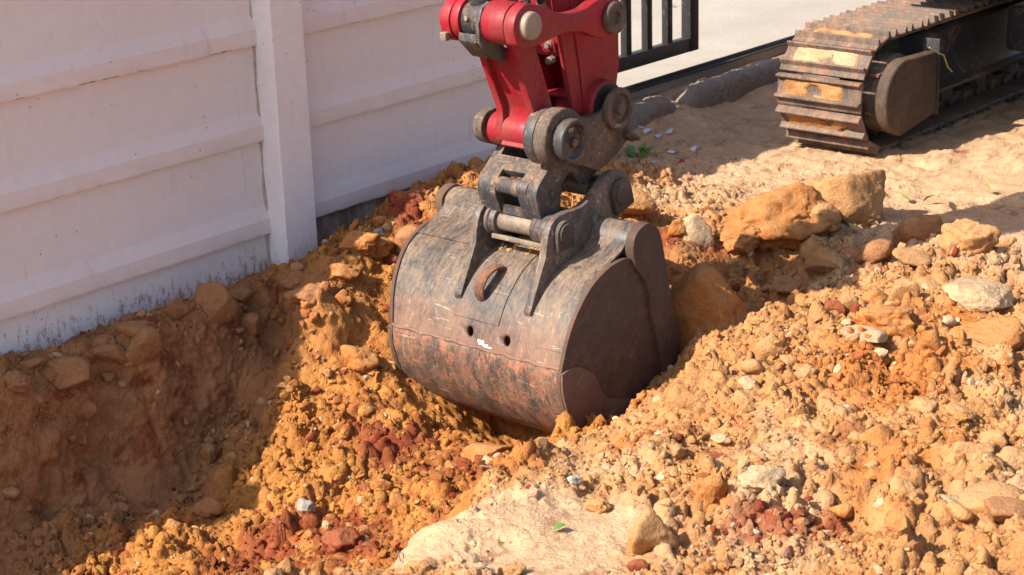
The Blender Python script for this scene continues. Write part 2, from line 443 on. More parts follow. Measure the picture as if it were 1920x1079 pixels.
ROCKS = [
 (-0.964, -2.332, -0.001, 0.121, 0.091, 0.093, 'tan', 'b', 'lone blocky tan clod with a crisp shadow in the bright foreground'),
 (0.535, -1.451, -0.111, 0.286, 0.215, 0.257, 'orange', 'b', 'big orange boulder right of the bucket, half in shadow'),
 (1.274, -1.228, 0.037, 0.411, 0.309, 0.152, 'orange', 'l', 'large rugged orange clod with a hollow under it on the ridge behind the bucket'),
 (1.544, -1.341, 0.031, 0.292, 0.219, 0.17, 'tan', 'b', 'tall tan clod with a steep right side, in front of the crawler track'),
 (0.983, -1.095, 0.068, 0.116, 0.087, 0.092, 'cream', 'b', 'pale wedge shaped clod lying in red crumbs right of the bucket'),
 (1.45, -1.712, 0.037, 0.157, 0.117, 0.085, 'brown', 'b', 'grey brown rock wholly in shadow beside a sunlit orange rock'),
 (1.365, -1.945, 0.037, 0.195, 0.146, 0.094, 'tan', 'l', 'pitted tan rock at right with its left end in shadow'),
 (1.596, -1.974, 0.029, 0.063, 0.047, 0.03, 'tan', 'l', 'small round tan rock between dark shadow and the right edge'),
 (0.785, -2.273, 0.103, 0.194, 0.156, 0.056, 'cream', 's', 'cream coloured flat slab at the right edge'),
 (0.506, -2.436, 0.101, 0.215, 0.172, 0.054, 'orange', 's', 'smooth orange tilted slab below the cream slab'),
 (0.468, -2.152, 0.098, 0.189, 0.142, 0.074, 'orange', 'l', 'lumpy orange clod beside small red clods on the right mound'),
 (1.136, -1.851, 0.02, 0.124, 0.099, 0.033, 'tan', 's', 'flat cracked tan clod on top of the right mound'),
 (0.5, -1.937, 0.057, 0.075, 0.056, 0.046, 'red', 'b', 'brick red clod at the edge of the arm shadow'),
 (0.094, -1.963, 0.082, 0.117, 0.088, 0.095, 'tan', 'b', 'pointed tan clod standing at the near edge of the pit'),
 (0.95, -0.828, 0.105, 0.184, 0.138, 0.082, 'tan', 'b', 'smooth tan rock seen behind the coupler and bucket pin'),
 (-0.209, -2.771, 0.086, 0.16, 0.12, 0.066, 'tan', 'l', 'long tan boulder leaning at the right, topmost of three'),
 (-0.193, -2.86, 0.09, 0.1, 0.075, 0.044, 'tan', 'l', 'rounded tan boulder cut by the right edge'),
 (-0.41, -2.908, 0.074, 0.167, 0.134, 0.039, 'tan', 's', 'wide tan slab leaning above a brown slab at lower right'),
 (-0.443, -2.986, 0.067, 0.137, 0.11, 0.031, 'brown', 's', 'brown slab under the wide tan slab at lower right'),
 (-0.07, -2.588, 0.082, 0.061, 0.046, 0.036, 'tan', 'l', 'egg shaped tan clod on the right slope'),
 (-0.048, -2.649, 0.09, 0.077, 0.058, 0.036, 'tan', 'l', 'rough tan clod next to the egg shaped one'),
 (-0.164, -2.068, 0.053, 0.085, 0.064, 0.036, 'tan', 'l', 'oval tan clod on the slope right of the bucket'),
 (-0.697, -2.312, 0.01, 0.087, 0.065, 0.06, 'orange', 'l', 'crumbly orange clod right of and above the lone blocky clod'),
 (-0.486, -2.725, 0.056, 0.067, 0.05, 0.042, 'tan', 'b', 'angular pale tan clod in the lower right'),
 (-0.393, -2.598, 0.056, 0.061, 0.049, 0.019, 'orange', 's', 'flat rust orange flake clod at lower right'),
 (-0.626, -2.422, 0.02, 0.105, 0.079, 0.041, 'cream', 'l', 'pale crusted clod in the middle of the right foreground'),
 (-1.153, -0.136, 0.03, 0.1, 0.08, 0.023, 'brown', 's', 'long brown clod at the left edge under the wall'),
 (-1.249, -0.201, -0.046, 0.092, 0.069, 0.051, 'brown', 'l', 'brown clod under the long clod at the left edge'),
 (-1.047, -0.178, -0.003, 0.143, 0.107, 0.075, 'brown', 'b', 'cracked layered brown clod on the trench rim'),
 (-0.883, -0.179, -0.029, 0.096, 0.072, 0.044, 'brown', 'b', 'smooth sloping brown clod on the rim between two larger clods'),
 (-0.872, -0.145, 0.014, 0.077, 0.058, 0.031, 'brown', 'l', 'dark crumbly clod touching the stained wall base'),
 (-0.778, -0.184, -0.008, 0.104, 0.083, 0.03, 'brown', 's', 'reddish brown slab clod resting against the wall base'),
 (-0.785, -0.218, -0.089, 0.124, 0.093, 0.092, 'brown', 'b', 'faceted brown clod with a small round hole on the rim'),
 (-0.434, -0.18, -0.013, 0.133, 0.1, 0.088, 'brown', 'b', 'upright clod with a flat pale face near the white post'),
 (-0.323, -0.207, -0.067, 0.075, 0.056, 0.06, 'brown', 'b', 'leaning brown clod right of the flat faced clod'),
 (-0.302, -0.141, 0.015, 0.079, 0.059, 0.033, 'brown', 'l', 'dark clod behind the flat faced clod'),
 (-1.006, -0.204, -0.039, 0.072, 0.054, 0.046, 'brown', 'b', 'tan brown clod below the cracked layered clod'),
 (-0.303, -0.477, 0.032, 0.138, 0.103, 0.051, 'brown', 'l', 'shaded rounded clod with a sunlit right end at the post'),
 (-0.155, -0.27, 0.016, 0.125, 0.094, 0.044, 'brown', 'l', 'brown clod lying at the foot of the white post'),
 (-0.59, -0.166, -0.005, 0.069, 0.052, 0.059, 'brown', 'b', 'narrow clod on the rim between holed and flat faced clods'),
 (0.024, -0.426, 0.096, 0.165, 0.124, 0.062, 'orange', 'l', 'lumpy golden clod heaped against the wall right of the post'),
 (-0.145, -0.491, 0.108, 0.105, 0.079, 0.041, 'orange', 'l', 'golden clod just right of the post foot'),
 (-0.21, -0.535, 0.097, 0.069, 0.052, 0.036, 'orange', 'l', 'small golden clod below the post foot clods'),
 (0.171, -0.513, 0.148, 0.126, 0.095, 0.077, 'brown', 'b', 'blocky ochre clod half shaded beside the bucket rim'),
 (0.114, -0.388, 0.153, 0.051, 0.038, 0.02, 'white', 'l', 'small white stone on the golden heap by the wall'),
 (0.075, -0.488, 0.091, 0.047, 0.035, 0.027, 'red', 'b', 'smooth red pebble between golden clods'),
 (0.282, -0.375, 0.212, 0.114, 0.086, 0.053, 'red', 'l', 'dark red clod on the heap against the wall'),
 (0.91, 0.096, 0.045, 0.058, 0.044, 0.044, 'red', 'l', 'dark red clod leaning on the wall base behind the bucket'),
 (-0.681, -0.379, -0.39, 0.058, 0.043, 0.049, 'brown', 'l', 'twin lobed brown clod at the foot of the cut bank'),
 (-0.68, -0.488, -0.378, 0.05, 0.038, 0.04, 'tan', 'l', 'pale clod with its right half in sun at the shadow line'),
 (-0.951, -0.682, -0.376, 0.089, 0.067, 0.049, 'brown', 'l', 'large round shaded clod at the trench shadow line'),
 (-1.123, -0.739, -0.371, 0.056, 0.042, 0.031, 'orange', 'l', 'small golden clod on the shadow line low in the trench'),
 (-0.286, -0.682, -0.107, 0.119, 0.089, 0.053, 'orange', 'l', 'pale golden clod on the slope left of the bucket'),
 (-0.913, -0.978, -0.366, 0.062, 0.049, 0.017, 'brick', 's', 'broken piece of red brick in the trench'),
 (-0.843, -0.998, -0.358, 0.05, 0.037, 0.027, 'white', 'l', 'grey white stone beside the broken brick'),
 (-0.361, -1.274, -0.271, 0.147, 0.118, 0.042, 'orange', 's', 'tilted orange slab of earth under the bucket'),
 (-0.651, -1.128, -0.338, 0.05, 0.038, 0.045, 'orange', 'l', 'golden knob of two lobes above the red soil'),
 (-0.994, -1.295, -0.305, 0.097, 0.073, 0.042, 'red', 'l', 'large red clod in the lower trench'),
 (-1.434, -2.012, 0.039, 0.068, 0.051, 0.026, 'tan', 'l', 'rounded tan clod on the pale ledge at the bottom edge'),
 (-1.266, -2.156, 0.01, 0.061, 0.046, 0.02, 'tan', 'l', 'tan clod cut by the bottom edge of the picture'),
 (-1.071, -2.369, 0.002, 0.044, 0.033, 0.022, 'red', 'b', 'red chip at the bottom edge below the lone blocky clod'),
 (-0.365, -2.12, 0.032, 0.051, 0.038, 0.018, 'cream', 'l', 'pale flattened pebble on the right slope'),
 (-0.441, -2.173, 0.026, 0.059, 0.047, 0.009, 'red', 's', 'long dark red flake on the right slope'),
 (-0.533, -2.207, 0.019, 0.06, 0.045, 0.025, 'cream', 'l', 'cream pebble below the dark red flake'),
 (-0.851, -2.085, -0.001, 0.064, 0.048, 0.026, 'tan', 'l', 'tan clod at the edge of the smooth pale patch'),
 (-0.778, -1.947, -0.008, 0.041, 0.031, 0.017, 'white', 'l', 'whitish grey stone above the smooth pale patch'),
 (1.097, -1.209, 0.055, 0.147, 0.11, 0.068, 'orange', 'l', 'rough orange clod at the left end of the ridge behind the bucket'),
 (1.357, -1.355, 0.024, 0.153, 0.115, 0.065, 'tan', 'b', 'broken tan clod below the tall clod on the ridge'),
 (1.19, -1.69, -0.016, 0.127, 0.095, 0.059, 'brown', 'b', 'jagged brown clod at the far edge of the right mound'),
 (0.724, -1.155, 0.011, 0.091, 0.068, 0.047, 'orange', 'l', 'orange clod close against the right side of the bucket'),
 (2.47, -1.06, 0.005, 0.026, 0.02, 0.016, 'tan', 'l', 'tiny tan pebble in front of the crawler track'),
 (0.922, -1.058, 0.066, 0.064, 0.048, 0.058, 'orange', 'l', 'orange clod streaked with red right of the bucket tube'),
 (1.094, -1.216, 0.051, 0.064, 0.048, 0.033, 'red', 'l', 'rounded red clod on the ridge behind the bucket'),
 (1.249, -1.339, -0.013, 0.045, 0.034, 0.034, 'red', 'b', 'small cube like red clod on the ridge'),
 (1.182, -1.498, -0.083, 0.123, 0.098, 0.028, 'brown', 's', 'flat brown clod lying in the arm shadow'),
 (1.31, -1.536, -0.011, 0.094, 0.07, 0.039, 'brown', 'l', 'grey clod in shadow below the leaf litter'),
 (0.554, -1.961, 0.067, 0.065, 0.049, 0.06, 'tan', 'b', 'angular tan clod above the red clods on the right mound'),
 (0.045, -2.125, 0.081, 0.066, 0.049, 0.037, 'tan', 'l', 'tan clod on the mound crest at the pit edge'),
 (0.661, -2.083, 0.1, 0.088, 0.066, 0.053, 'tan', 'b', 'pale angular clod in the middle of the right mound'),
 (0.293, -2.168, 0.098, 0.123, 0.098, 0.023, 'cream', 's', 'pale crusted slab below the lumpy orange clod'),
 (0.857, -1.361, -0.153, 0.066, 0.049, 0.038, 'brown', 'l', 'brown clod in the dark pit behind the big boulder'),
 (0.929, -1.485, -0.091, 0.127, 0.095, 0.038, 'brown', 'l', 'brown clod in shadow near the grass tuft'),
]
RED_SPOTS = [(-0.96, -1.26, 0.15), (-1.09, -1.05, 0.12), (-0.48, -1.27, 0.12), (-0.44, -0.93, 0.1), (-0.75, -1.33, 0.09), (0.29, -0.43, 0.15), (0.79, 0.19, 0.1), (0.93, -1.05, 0.1), (0.54, -1.38, 0.12), (-0.67, -2.56, 0.07), (0.57, -1.9, 0.06), (-0.71, -2.49, 0.06), (-0.23, -2.43, 0.05), (2.78, -1.18, 0.03), (1.14, -1.16, 0.06), (-0.82, -1.24, 0.1)]
ORANGE_SPOTS = [(-0.74, -1.72, 0.09), (-0.33, -2.61, 0.12), (0.18, -2.29, 0.2), (0.62, -2.3, 0.1), (-0.5, -0.71, 0.3), (-0.14, -0.61, 0.25), (-0.36, -0.67, 0.3), (0.84, -1.25, 0.15)]
CREAM_SPOTS = [(-1.35, -1.86, 0.1), (-1.19, -2.15, 0.14), (-1.13, -2.02, 0.2), (-1.27, -1.89, 0.16), (-1.0, -2.13, 0.2), (-1.1, -1.87, 0.12), (-0.57, -2.4, 0.1), (1.31, -0.73, 0.2)]
DEBRIS = [(2.233, 0.036, 0.025, 24), (2.288, -0.039, 0.019, 16), (2.164, -0.26, 0.001, 16), (2.059, -0.212, 0.0, 14), (2.206, -0.027, 0.015, 20), (2.264, 0.103, 0.038, 16), (1.884, -0.249, 0.005, 10)]
LEAVES = [(1.527, -0.971, 0.026), (1.354, -1.154, 0.047), (1.215, -1.278, 0.014), (1.292, -1.385, -0.007), (1.392, -1.4, 0.03), (1.365, -1.449, 0.015), (1.327, -1.504, -0.004), (1.416, -1.352, 0.036), (1.437, -1.46, 0.029), (1.642, -1.362, 0.022), (1.411, -1.54, 0.02), (1.305, -1.475, -0.014), (1.523, -1.252, 0.032), (1.534, -1.491, 0.03), (0.814, -1.203, 0.027), (0.988, -1.26, -0.009), (1.964, -1.383, -0.001), (1.97, -1.469, 0.001), (1.904, -1.614, 0.01), (2.187, -1.6, 0.012), (-1.023, -2.098, 0.009)]

# ------------------------------------------------------------------ ground
def rbf(A):
    A = np.array(A, float); n = len(A)
    r = np.hypot(A[:, None, 0] - A[None, :, 0], A[:, None, 1] - A[None, :, 1])
    K = np.zeros((n + 1, n + 1)); K[:n, :n] = -np.sqrt(r * r + 0.0030); K[:n, n] = 1; K[n, :n] = 1
    w = np.linalg.solve(K, np.append(A[:, 2], 0))
    return A, w
_A, _w = rbf(ANCHORS)
def base_height(x, y):
    o = np.full(x.shape, _w[-1])
    for (a, b, _), k in zip(_A, _w[:-1]):
        o -= k * np.sqrt((x - a) ** 2 + (y - b) ** 2 + 0.0030)
    far = np.clip((np.hypot(x - 0, y + 1.5) - 5.5) / 2.0, 0, 1)
    return o * (1 - far)

def sstep(v, a, b):
    t = np.clip((v - a) / (b - a), 0, 1); return t * t * (3 - 2 * t)

def blobs(x, y, L, soft=0.6):
    o = np.zeros(x.shape)
    for bx, by, r in L:
        o = np.maximum(o, 1 - sstep(np.hypot(x - bx, y - by), r * (1 - soft), r * (1 + soft)))
    return o

GRID = dict()
def axis(segs):
    out = [segs[0][0]]
    for a, b, st in segs:
        n = max(1, int(round((b - a) / st)))
        out += list(a + (b - a) * (np.arange(1, n + 1) / n))
    return np.array(out)
gx = axis([(-60, -12, 6), (-12, -4, 0.5), (-4, -2.1, 0.03), (-2.1, 2.2, 0.0062), (2.2, 4.6, 0.018), (4.6, 9, 0.2), (9, 60, 6)])
gy = axis([(-60, -12, 6), (-12, -5, 0.5), (-5, -3.2, 0.03), (-3.2, -0.34, 0.0062), (-0.34, -0.14, 0.002), (-0.14, -0.02, 0.0062), (-0.02, 0.36, 0.02)])
GX, GY = np.meshgrid(gx, gy, indexing='ij')
x = GX.ravel(); y = GY.ravel()
P0 = np.stack([x, y, np.zeros_like(x)], 1)
wx = x + 0.05 * vnoise(P0 * 5, 3); wy = y + 0.05 * vnoise(P0 * 5 + 40, 4)
h = base_height(wx, wy)
wx = wx + 0.012 * vnoise(P0 * 22, 5); wy = wy + 0.012 * vnoise(P0 * 22 + 9, 6)
n_low = fbm(P0, 2.2, 3, 0.5, 21)
n_mid = fbm(P0, 9.0, 4, 0.55, 31)
# where the soil is smooth
pale = blobs(wx, wy, [(u, v, r_ * 1.12) for u, v, r_ in CREAM_SPOTS[:6]], 0.25)
pale = np.clip(pale * (0.85 + 0.5 * n_mid), 0, 1)
farsand = sstep(wx + 0.35 * n_low - 0.25 * (wy + 1.0), 1.35, 1.75)
trench = sstep(-wx, -0.05, 0.15) * sstep(wy, -1.68, -1.55)
cut = sstep(-wx, 0.0, 0.2) * sstep(wy, -0.50, -0.36)
rim = cut * sstep(wy, -0.27, -0.20)
loose = np.clip(1 - pale * 0.95 - farsand * 0.72, 0.05, 1)
loose *= 1 - 0.55 * cut * (1 - rim)
loose *= 1 - 0.6 * sstep(wy, -0.16, -0.05)
HB = h.reshape(GX.shape)
steep0 = sstep(np.hypot(np.gradient(HB, gx, axis=0), np.gradient(HB, gy, axis=1)).ravel(), 0.7, 1.8)
lumpy = loose * (1 - 0.8 * steep0)
Pw = np.stack([wx, wy, 0.7 * h], 1)
def billow(p, freq, octs, gain, s):
    o = 0; a = 1.0; t = 0
    for k in range(octs):
        o = o + a * np.abs(vnoise(p * freq + 11.7 * k, s + k)); t += a
        a *= gain; freq *= 2.1
    return o / t
fine_w = Pw + 0.012 * np.stack([vnoise(Pw * 40, 90), vnoise(Pw * 40 + 7, 91), 0 * wx], 1)
b1 = billow(fine_w, 7.5, 3, 0.55, 101); b2_ = billow(fine_w + 3, 19, 3, 0.6, 105); b3 = billow(fine_w + 5, 48, 2, 0.6, 109)
# blocky lumps: flat topped cells, tilted, with crisp sides
d1, i1, t1 = worley(wx, wy, 12, 1); d2, i2, t2 = worley(wx + 3, wy, 26, 2); d3, i3, t3 = worley(wx, wy + 7, 55, 3)
def lump(d, i, tl, k, thr):
    t = np.clip((k - d) / (k * 0.30), 0, 1); t = t * t * (3 - 2 * t)
    s_ = np.clip((i - thr) / (1 - thr), 0, 1) ** 0.6
    return t * s_ * np.clip(0.75 + 1.1 * tl, 0.05, 1.6)
patch = sstep(fbm(P0 + 13, 3.4, 3, 0.55, 61), -0.28, 0.30)
lum = 0.35 + 1.15 * patch
h += lumpy * (0.030 * n_low + 0.030 * n_mid + 0.10 * (b1 - 0.25) * (0.5 + 0.6 * patch) + lum * (0.020 * (b2_ - 0.25) + 0.030 * lump(d1, i1, t1, 0.60, 0.66) + 0.022 * lump(d2, i2, t2, 0.62, 0.50)) + 0.009 * lump(d3, i3, t3, 0.62, 0.35) + 0.009 * (b3 - 0.25))
h += (1 - loose) * (0.008 * n_mid + 0.004 * fbm(P0, 40, 3, 0.5, 71))
h += 0.005 * fbm(P0, 75, 2, 0.6, 41) * np.clip(loose + 0.15, 0, 1)
# shallow layered ledges on the right slope
strata = blobs(wx, wy, [(0.13, -2.30, 0.26)], 0.5)
ph = (wx * 0.77 + wy * 0.64) * 22 + 1.2 * n_mid
h += strata * 0.018 * (np.abs((ph % 1.0) - 0.15) - 0.3)
Z = h.reshape(GX.shape)
hx = np.gradient(Z, gx, axis=0).ravel(); hy = np.gradient(Z, gy, axis=1).ravel()
nn = np.stack([-hx, -hy, np.ones_like(hx)], 1); nn /= np.linalg.norm(nn, axis=1, keepdims=True)
P = np.stack([x, y, h], 1)
steep = np.maximum(0.6 * sstep(np.hypot(hx, hy), 0.8, 2.0), steep0)
near = ((x > -2.6) & (x < 3) & (y > -3.6))
disp = np.zeros_like(x)
disp[near] = (0.030 * steep[near] + 0.005 * loose[near]) * fbm(P[near], 11, 4, 0.62, 51) + (0.012 * steep[near] + 0.0005) * np.abs(fbm(P[near], 38, 3, 0.65, 52)) + 0.022 * steep[near] * (billow(P[near], 15, 4, 0.62, 55) - 0.2)
P = P + nn * disp[:, None]
P[:, 2] = np.where((y > 0.0) & (P[:, 2] > 0.2), 0.2, P[:, 2])

def soil_color(x, y, z):
    p = np.stack([x, y, z], 1)
    a = fbm(p, 3.1, 4, 0.6, 81); b = fbm(p, 8.0, 4, 0.6, 82); c = fbm(p, 17.0, 3, 0.6, 83)
    xx = x + 0.10 * a; yy = y + 0.10 * b
    col = np.tile(np.array(PAL['tan']), (len(x), 1))
    def mixin(w, key):
        nonlocal col
        w = np.clip(w, 0, 1)[:, None]
        col = col * (1 - w) + np.array(PAL[key])[None] * w
    mixin(sstep(a + 0.4 * c, 0.05, 0.45) * 0.55, 'cream')
    mixin(sstep(b, 0.05, 0.4) * 0.55, 'orange')
    mixin(sstep(xx - 0.25 * (yy + 1.0), 1.25, 1.7) * 0.95, 'sand')
    tr = sstep(-xx, -0.25, 0.05) * sstep(yy, -1.72, -1.6)
    mixin(tr, 'ochre')
    mixin(tr * sstep(b, -0.1, 0.4) * 0.7, 'orange')
    mixin(sstep(xx, -0.2, 0.1) * (1 - sstep(xx, 1.0, 1.3)) * sstep(yy, -1.5, -1.3) * sstep(c, -0.3, 0.3) * 0.55, 'orange')
    mixin(sstep(xx, -0.2, 0.1) * (1 - sstep(xx, 0.9, 1.2)) * sstep(yy, -0.9, -0.7) * 0.5, 'ochre')
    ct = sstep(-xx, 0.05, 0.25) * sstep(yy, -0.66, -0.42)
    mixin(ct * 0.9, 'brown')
    mixin(blobs(xx, yy, ORANGE_SPOTS[:4], 0.6) * 0.9, 'orange')
    mixin(blobs(xx, yy, CREAM_SPOTS[:6], 0.4), 'sand')
    mixin(blobs(xx, yy, CREAM_SPOTS[:5], 0.4) * 0.6 * sstep(c, -0.2, 0.3), 'cream')
    mixin(blobs(xx, yy, CREAM_SPOTS[6:], 0.6) * 0.6, 'cream')
    mixin(blobs(xx, yy, [(u, v, r_ * (1.5 if u < 0 and v > -1.6 else 1.2)) for u, v, r_ in RED_SPOTS], 0.7) * sstep(b + 0.5 * c, -0.35, 0.05) * 0.92, 'red')
    mixin(tr * sstep(c + a * 0.5, 0.28, 0.45) * 0.7, 'red')
    mixin((1 - tr) * sstep(c + b * 0.4, 0.42, 0.55) * 0.5, 'red')
    return col
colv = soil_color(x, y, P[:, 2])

def grid_mesh(name, P, nx, ny, col=None):
    me = bpy.data.meshes.new(name)
    idx = np.arange(nx * ny).reshape(nx, ny)
    q = np.stack([idx[:-1, :-1], idx[1:, :-1], idx[1:, 1:], idx[:-1, 1:]], -1).reshape(-1, 4)
    return np_mesh(me, P, q, col)

def np_mesh(me, P, q, col=None, smooth=True):
    nf, k = q.shape
    me.vertices.add(len(P)); me.vertices.foreach_set('co', np.ascontiguousarray(P, dtype=np.float32).ravel())
    me.loops.add(nf * k); me.loops.foreach_set('vertex_index', q.astype(np.int32).ravel())
    me.polygons.add(nf); me.polygons.foreach_set('loop_start', np.arange(0, nf * k, k, dtype=np.int32))
    me.polygons.foreach_set('use_smooth', np.full(nf, smooth))
    me.update(calc_edges=True)
    if col is not None:
        at = me.attributes.new('Col', 'FLOAT_COLOR', 'POINT')
        at.data.foreach_set('color', np.concatenate([col, np.ones((len(col), 1))], 1).astype(np.float32).ravel())
    return me
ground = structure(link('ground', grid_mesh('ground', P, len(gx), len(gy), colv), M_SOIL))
ZF = P[:, 2].reshape(GX.shape)

def gz(px, py):
    px = np.atleast_1d(np.asarray(px, float)); py = np.atleast_1d(np.asarray(py, float))
    i = np.clip(np.searchsorted(gx, px) - 1, 0, len(gx) - 2); j = np.clip(np.searchsorted(gy, py) - 1, 0, len(gy) - 2)
    u = (px - gx[i]) / (gx[i + 1] - gx[i]); v = (py - gy[j]) / (gy[j + 1] - gy[j])
    return (ZF[i, j] * (1 - u) * (1 - v) + ZF[i + 1, j] * u * (1 - v) + ZF[i, j + 1] * (1 - u) * v + ZF[i + 1, j + 1] * u * v)

def gval(arr, px, py):
    i = np.clip(np.searchsorted(gx, px), 0, len(gx) - 1); j = np.clip(np.searchsorted(gy, py), 0, len(gy) - 1)
    return arr.reshape(GX.shape)[i, j]

# ------------------------------------------------------------------ driveway, gate track, kerb
def concrete_mat(name, c1, c2, stain=0.3, bump=0.003):
    m = Mat(name)
    n = m.noise(2.2, 5, 0.6); f = m.noise(45, 4, 0.65)
    c = m.mix(m.ramp(n, 0.3, 0.7), c1, c2)
    c = m.mix(m.ramp(f, 0.35, 0.75, 0, stain), c, (c1[0] * 0.5, c1[1] * 0.46, c1[2] * 0.42))
    m.color(c).rough(0.88); m.bump(f, bump, 0.6)
    return m.m
M_DRIVE = concrete_mat('driveway_concrete', (0.42, 0.37, 0.315), (0.35, 0.30, 0.25), 0.3)
M_KERB = concrete_mat('kerb_concrete', (0.30, 0.245, 0.19), (0.19, 0.135, 0.095), 0.7, 0.02)
M_GATE = steel_mat('gate_paint', (0.02, 0.021, 0.023), 0.2, 0.0, rough=0.4, dscale=6, scratch=False)
b = MB().box(-50, 60, 0.315, 60, -0.3, 0.15)
structure(b.build('driveway', M_DRIVE, bevel=0.006))
t = MB()
t.prism_x([(0.285, 0.138), (0.312, 0.138), (0.312, 0.166), (0.303, 0.166), (0.303, 0.147), (0.285, 0.145)], 0.2, 9.0)
tag(t.build('gate_track', M_GATE, bevel=0.002), 'dark steel sliding gate track along the driveway edge', 'track')

def kerb():
    nx, prof = 520, [(0.10, -0.05), (0.105, 0.03), (0.12, 0.07), (0.15, 0.09), (0.19, 0.092), (0.22, 0.075), (0.235, 0.04), (0.245, -0.05)]
    pr = np.array(spline(prof, 6)); xs = np.linspace(1.95, 6.5, nx)
    V = np.zeros((nx, len(pr), 3)); V[:, :, 0] = xs[:, None]; V[:, :, 1] = pr[None, :, 0]; V[:, :, 2] = pr[None, :, 1]
    V = V.reshape(-1, 3)
    n1 = fbm(V, 3.0, 4, 0.6, 201); n2 = fbm(V, 16, 4, 0.75, 202)
    V[:, 1] += 0.014 * n1 + 0.014 * n2; V[:, 2] += np.where(V[:, 2] > 0, 0.035 + 0.012 * n1 + 0.014 * n2, 0)
    # broken gap near the arm
    V[:, 2] -= 0.07 * np.exp(-((V[:, 0] - 2.62) / 0.07) ** 2)
    return grid_mesh('rough_kerb', V, nx, len(pr))
k = link('rough_kerb', kerb(), M_KERB)
tag(k, 'rough crumbling concrete kerb between dirt and driveway edge', 'kerb')

# ------------------------------------------------------------------ wall
def wall_mat(name, stains, base=((0.775, 0.702, 0.665), (0.725, 0.652, 0.62))):
    m = Mat(name)
    n = m.noise(1.6, 4, 0.6); f = m.noise(24, 4, 0.6)
    c = m.mix(m.ramp(n, 0.3, 0.7), *base)
    c = m.mix(m.ramp(f, 0.4, 0.75, 0, 0.18), c, (0.5, 0.45, 0.42))
    # small pits
    v = m.voro(26)
    k = m.ramp(v, 0.06, 0.10, 1, 0)
    k = m.math('MULTIPLY', k, m.ramp(m.noise(3.0, 2, 0.5), 0.48, 0.58))
    c = m.mix(m.math('MULTIPLY', k, 0.8), c, (0.20, 0.15, 0.12))
    z = m.sep()[2]
    # rising dirt splash, streaky
    st = m.noise(52, 6, 0.8, stretch=(1, 1, 0.42))
    lo = m.ramp(z, 0.02, 0.30 if stains < 1 else 0.21, 1, 0)
    s = m.ramp(m.math('ADD', st, m.math('MULTIPLY', lo, 0.23)), 0.69, 0.78, 0, 1)
    c = m.mix(m.math('MULTIPLY', m.math('MULTIPLY', s, m.ramp(z, 0.05, 0.62, 1, 0.05)), 0.75 * stains), c, (0.34, 0.18, 0.085))
    # run marks under the ledges
    ru = m.ramp(m.noise(22, 4, 0.7, stretch=(1, 1, 0.06)), 0.63, 0.70, 0, 0.30)
    c = m.mix(ru, c, (0.45, 0.36, 0.28))
    c = m.mix(m.ramp(m.noise(7, 5, 0.7), 0.66, 0.74, 0, 0.25), c, (0.40, 0.31, 0.25))
    m.color(c).rough(0.82)
    m.b.inputs['Specular IOR Level'].default_value = 0.2
    m.bump(m.math('ADD', f, m.math('MULTIPLY', m.noise(160, 3, 0.6), 0.3)), 0.0025, 0.5)
    return m.m
M_WALL = wall_mat('painted_concrete', 0.55)
M_POST = wall_mat('lightened_post', 0.45, ((0.82, 0.785, 0.77), (0.77, 0.73, 0.715)))  # wall paint made lighter; stands in for brighter light on the post
M_FOOT = wall_mat('stained_foundation', 1.0)
def foot_dark():
    m = Mat('bare_foundation')
    st = m.noise(18, 5, 0.75, stretch=(1, 1, 0.15)); n = m.noise(40, 4, 0.7)
    c = m.mix(m.ramp(st, 0.40, 0.60), (0.20, 0.155, 0.115), (0.46, 0.41, 0.37))
    c = m.mix(m.ramp(n, 0.4, 0.7, 0, 0.5), c, (0.22, 0.16, 0.11))
    m.color(c).rough(0.92); m.bump(n, 0.004, 0.7)
    return m.m
M_FOOT2 = foot_dark()

wall = empty('precast_wall', (0.04, 0, 0))
tag(wall, 'pinkish white precast concrete panel wall with a square post', 'wall')
def wpart(o):
    o.parent = wall; o.location = o.location - wall.location
    return o
PITCHZ = 0.3295
def panel(x0, x1, z0, seed, hp=None):
    hp = hp or PITCHZ
    ln = x1 - x0; nx = int(ln / 0.01) + 1
    pr = [(0.05, hp - 0.003), (0.0, hp - 0.003), (0.0, hp - 0.010), (0.0, 0.105), (-0.002, 0.098), (-0.016, 0.060), (-0.018, 0.054), (-0.018, 0.030), (-0.018, 0.008), (-0.016, 0.001), (0.0, 0.001), (0.05, 0.001)]
    xs = np.linspace(x0, x1, nx)
    V = np.zeros((nx, len(pr), 3)); V[:, :, 0] = xs[:, None]
    V[:, :, 1] = np.array(pr)[None, :, 0]; V[:, :, 2] = np.array(pr)[None, :, 1] + z0
    e = np.stack([xs, np.full(nx, z0 * 7.0 + seed), np.zeros(nx)], 1)
    chip = 0.003 * fbm(e, 9, 3, 0.6, seed) + 0.0035 * np.clip(fbm(e, 45, 3, 0.7, seed + 3), -1, 1)
    wob = 0.002 * fbm(e, 2.0, 2, 0.5, seed + 9)
    V[:, 8:11, 2] += chip[:, None]; V[:, 8:10, 1] += 0.4 * chip[:, None]
    V[:, :, 1] += wob[:, None]
    me = grid_mesh('panel', V.reshape(-1, 3), nx, len(pr))
    me.set_sharp_from_angle(angle=math.radians(16))
    return me
for bay, (x0, x1) in enumerate(((-2.55, -0.030), (0.112, 1.66), (-5.2, -2.70))):
    for k in range(4):
        wpart(link('panel', panel(x0, x1, 0.154 + k * PITCHZ, 10 * bay + k, PITCHZ if k < 3 else 0.125), M_WALL))
    f = MB().box(x0, x1, 0.004 if bay != 1 else 0.02, 0.12, -0.9, 0.150)
    wpart(f.build('foundation_beam', M_FOOT if bay != 1 else M_FOOT2, bevel=0.003))
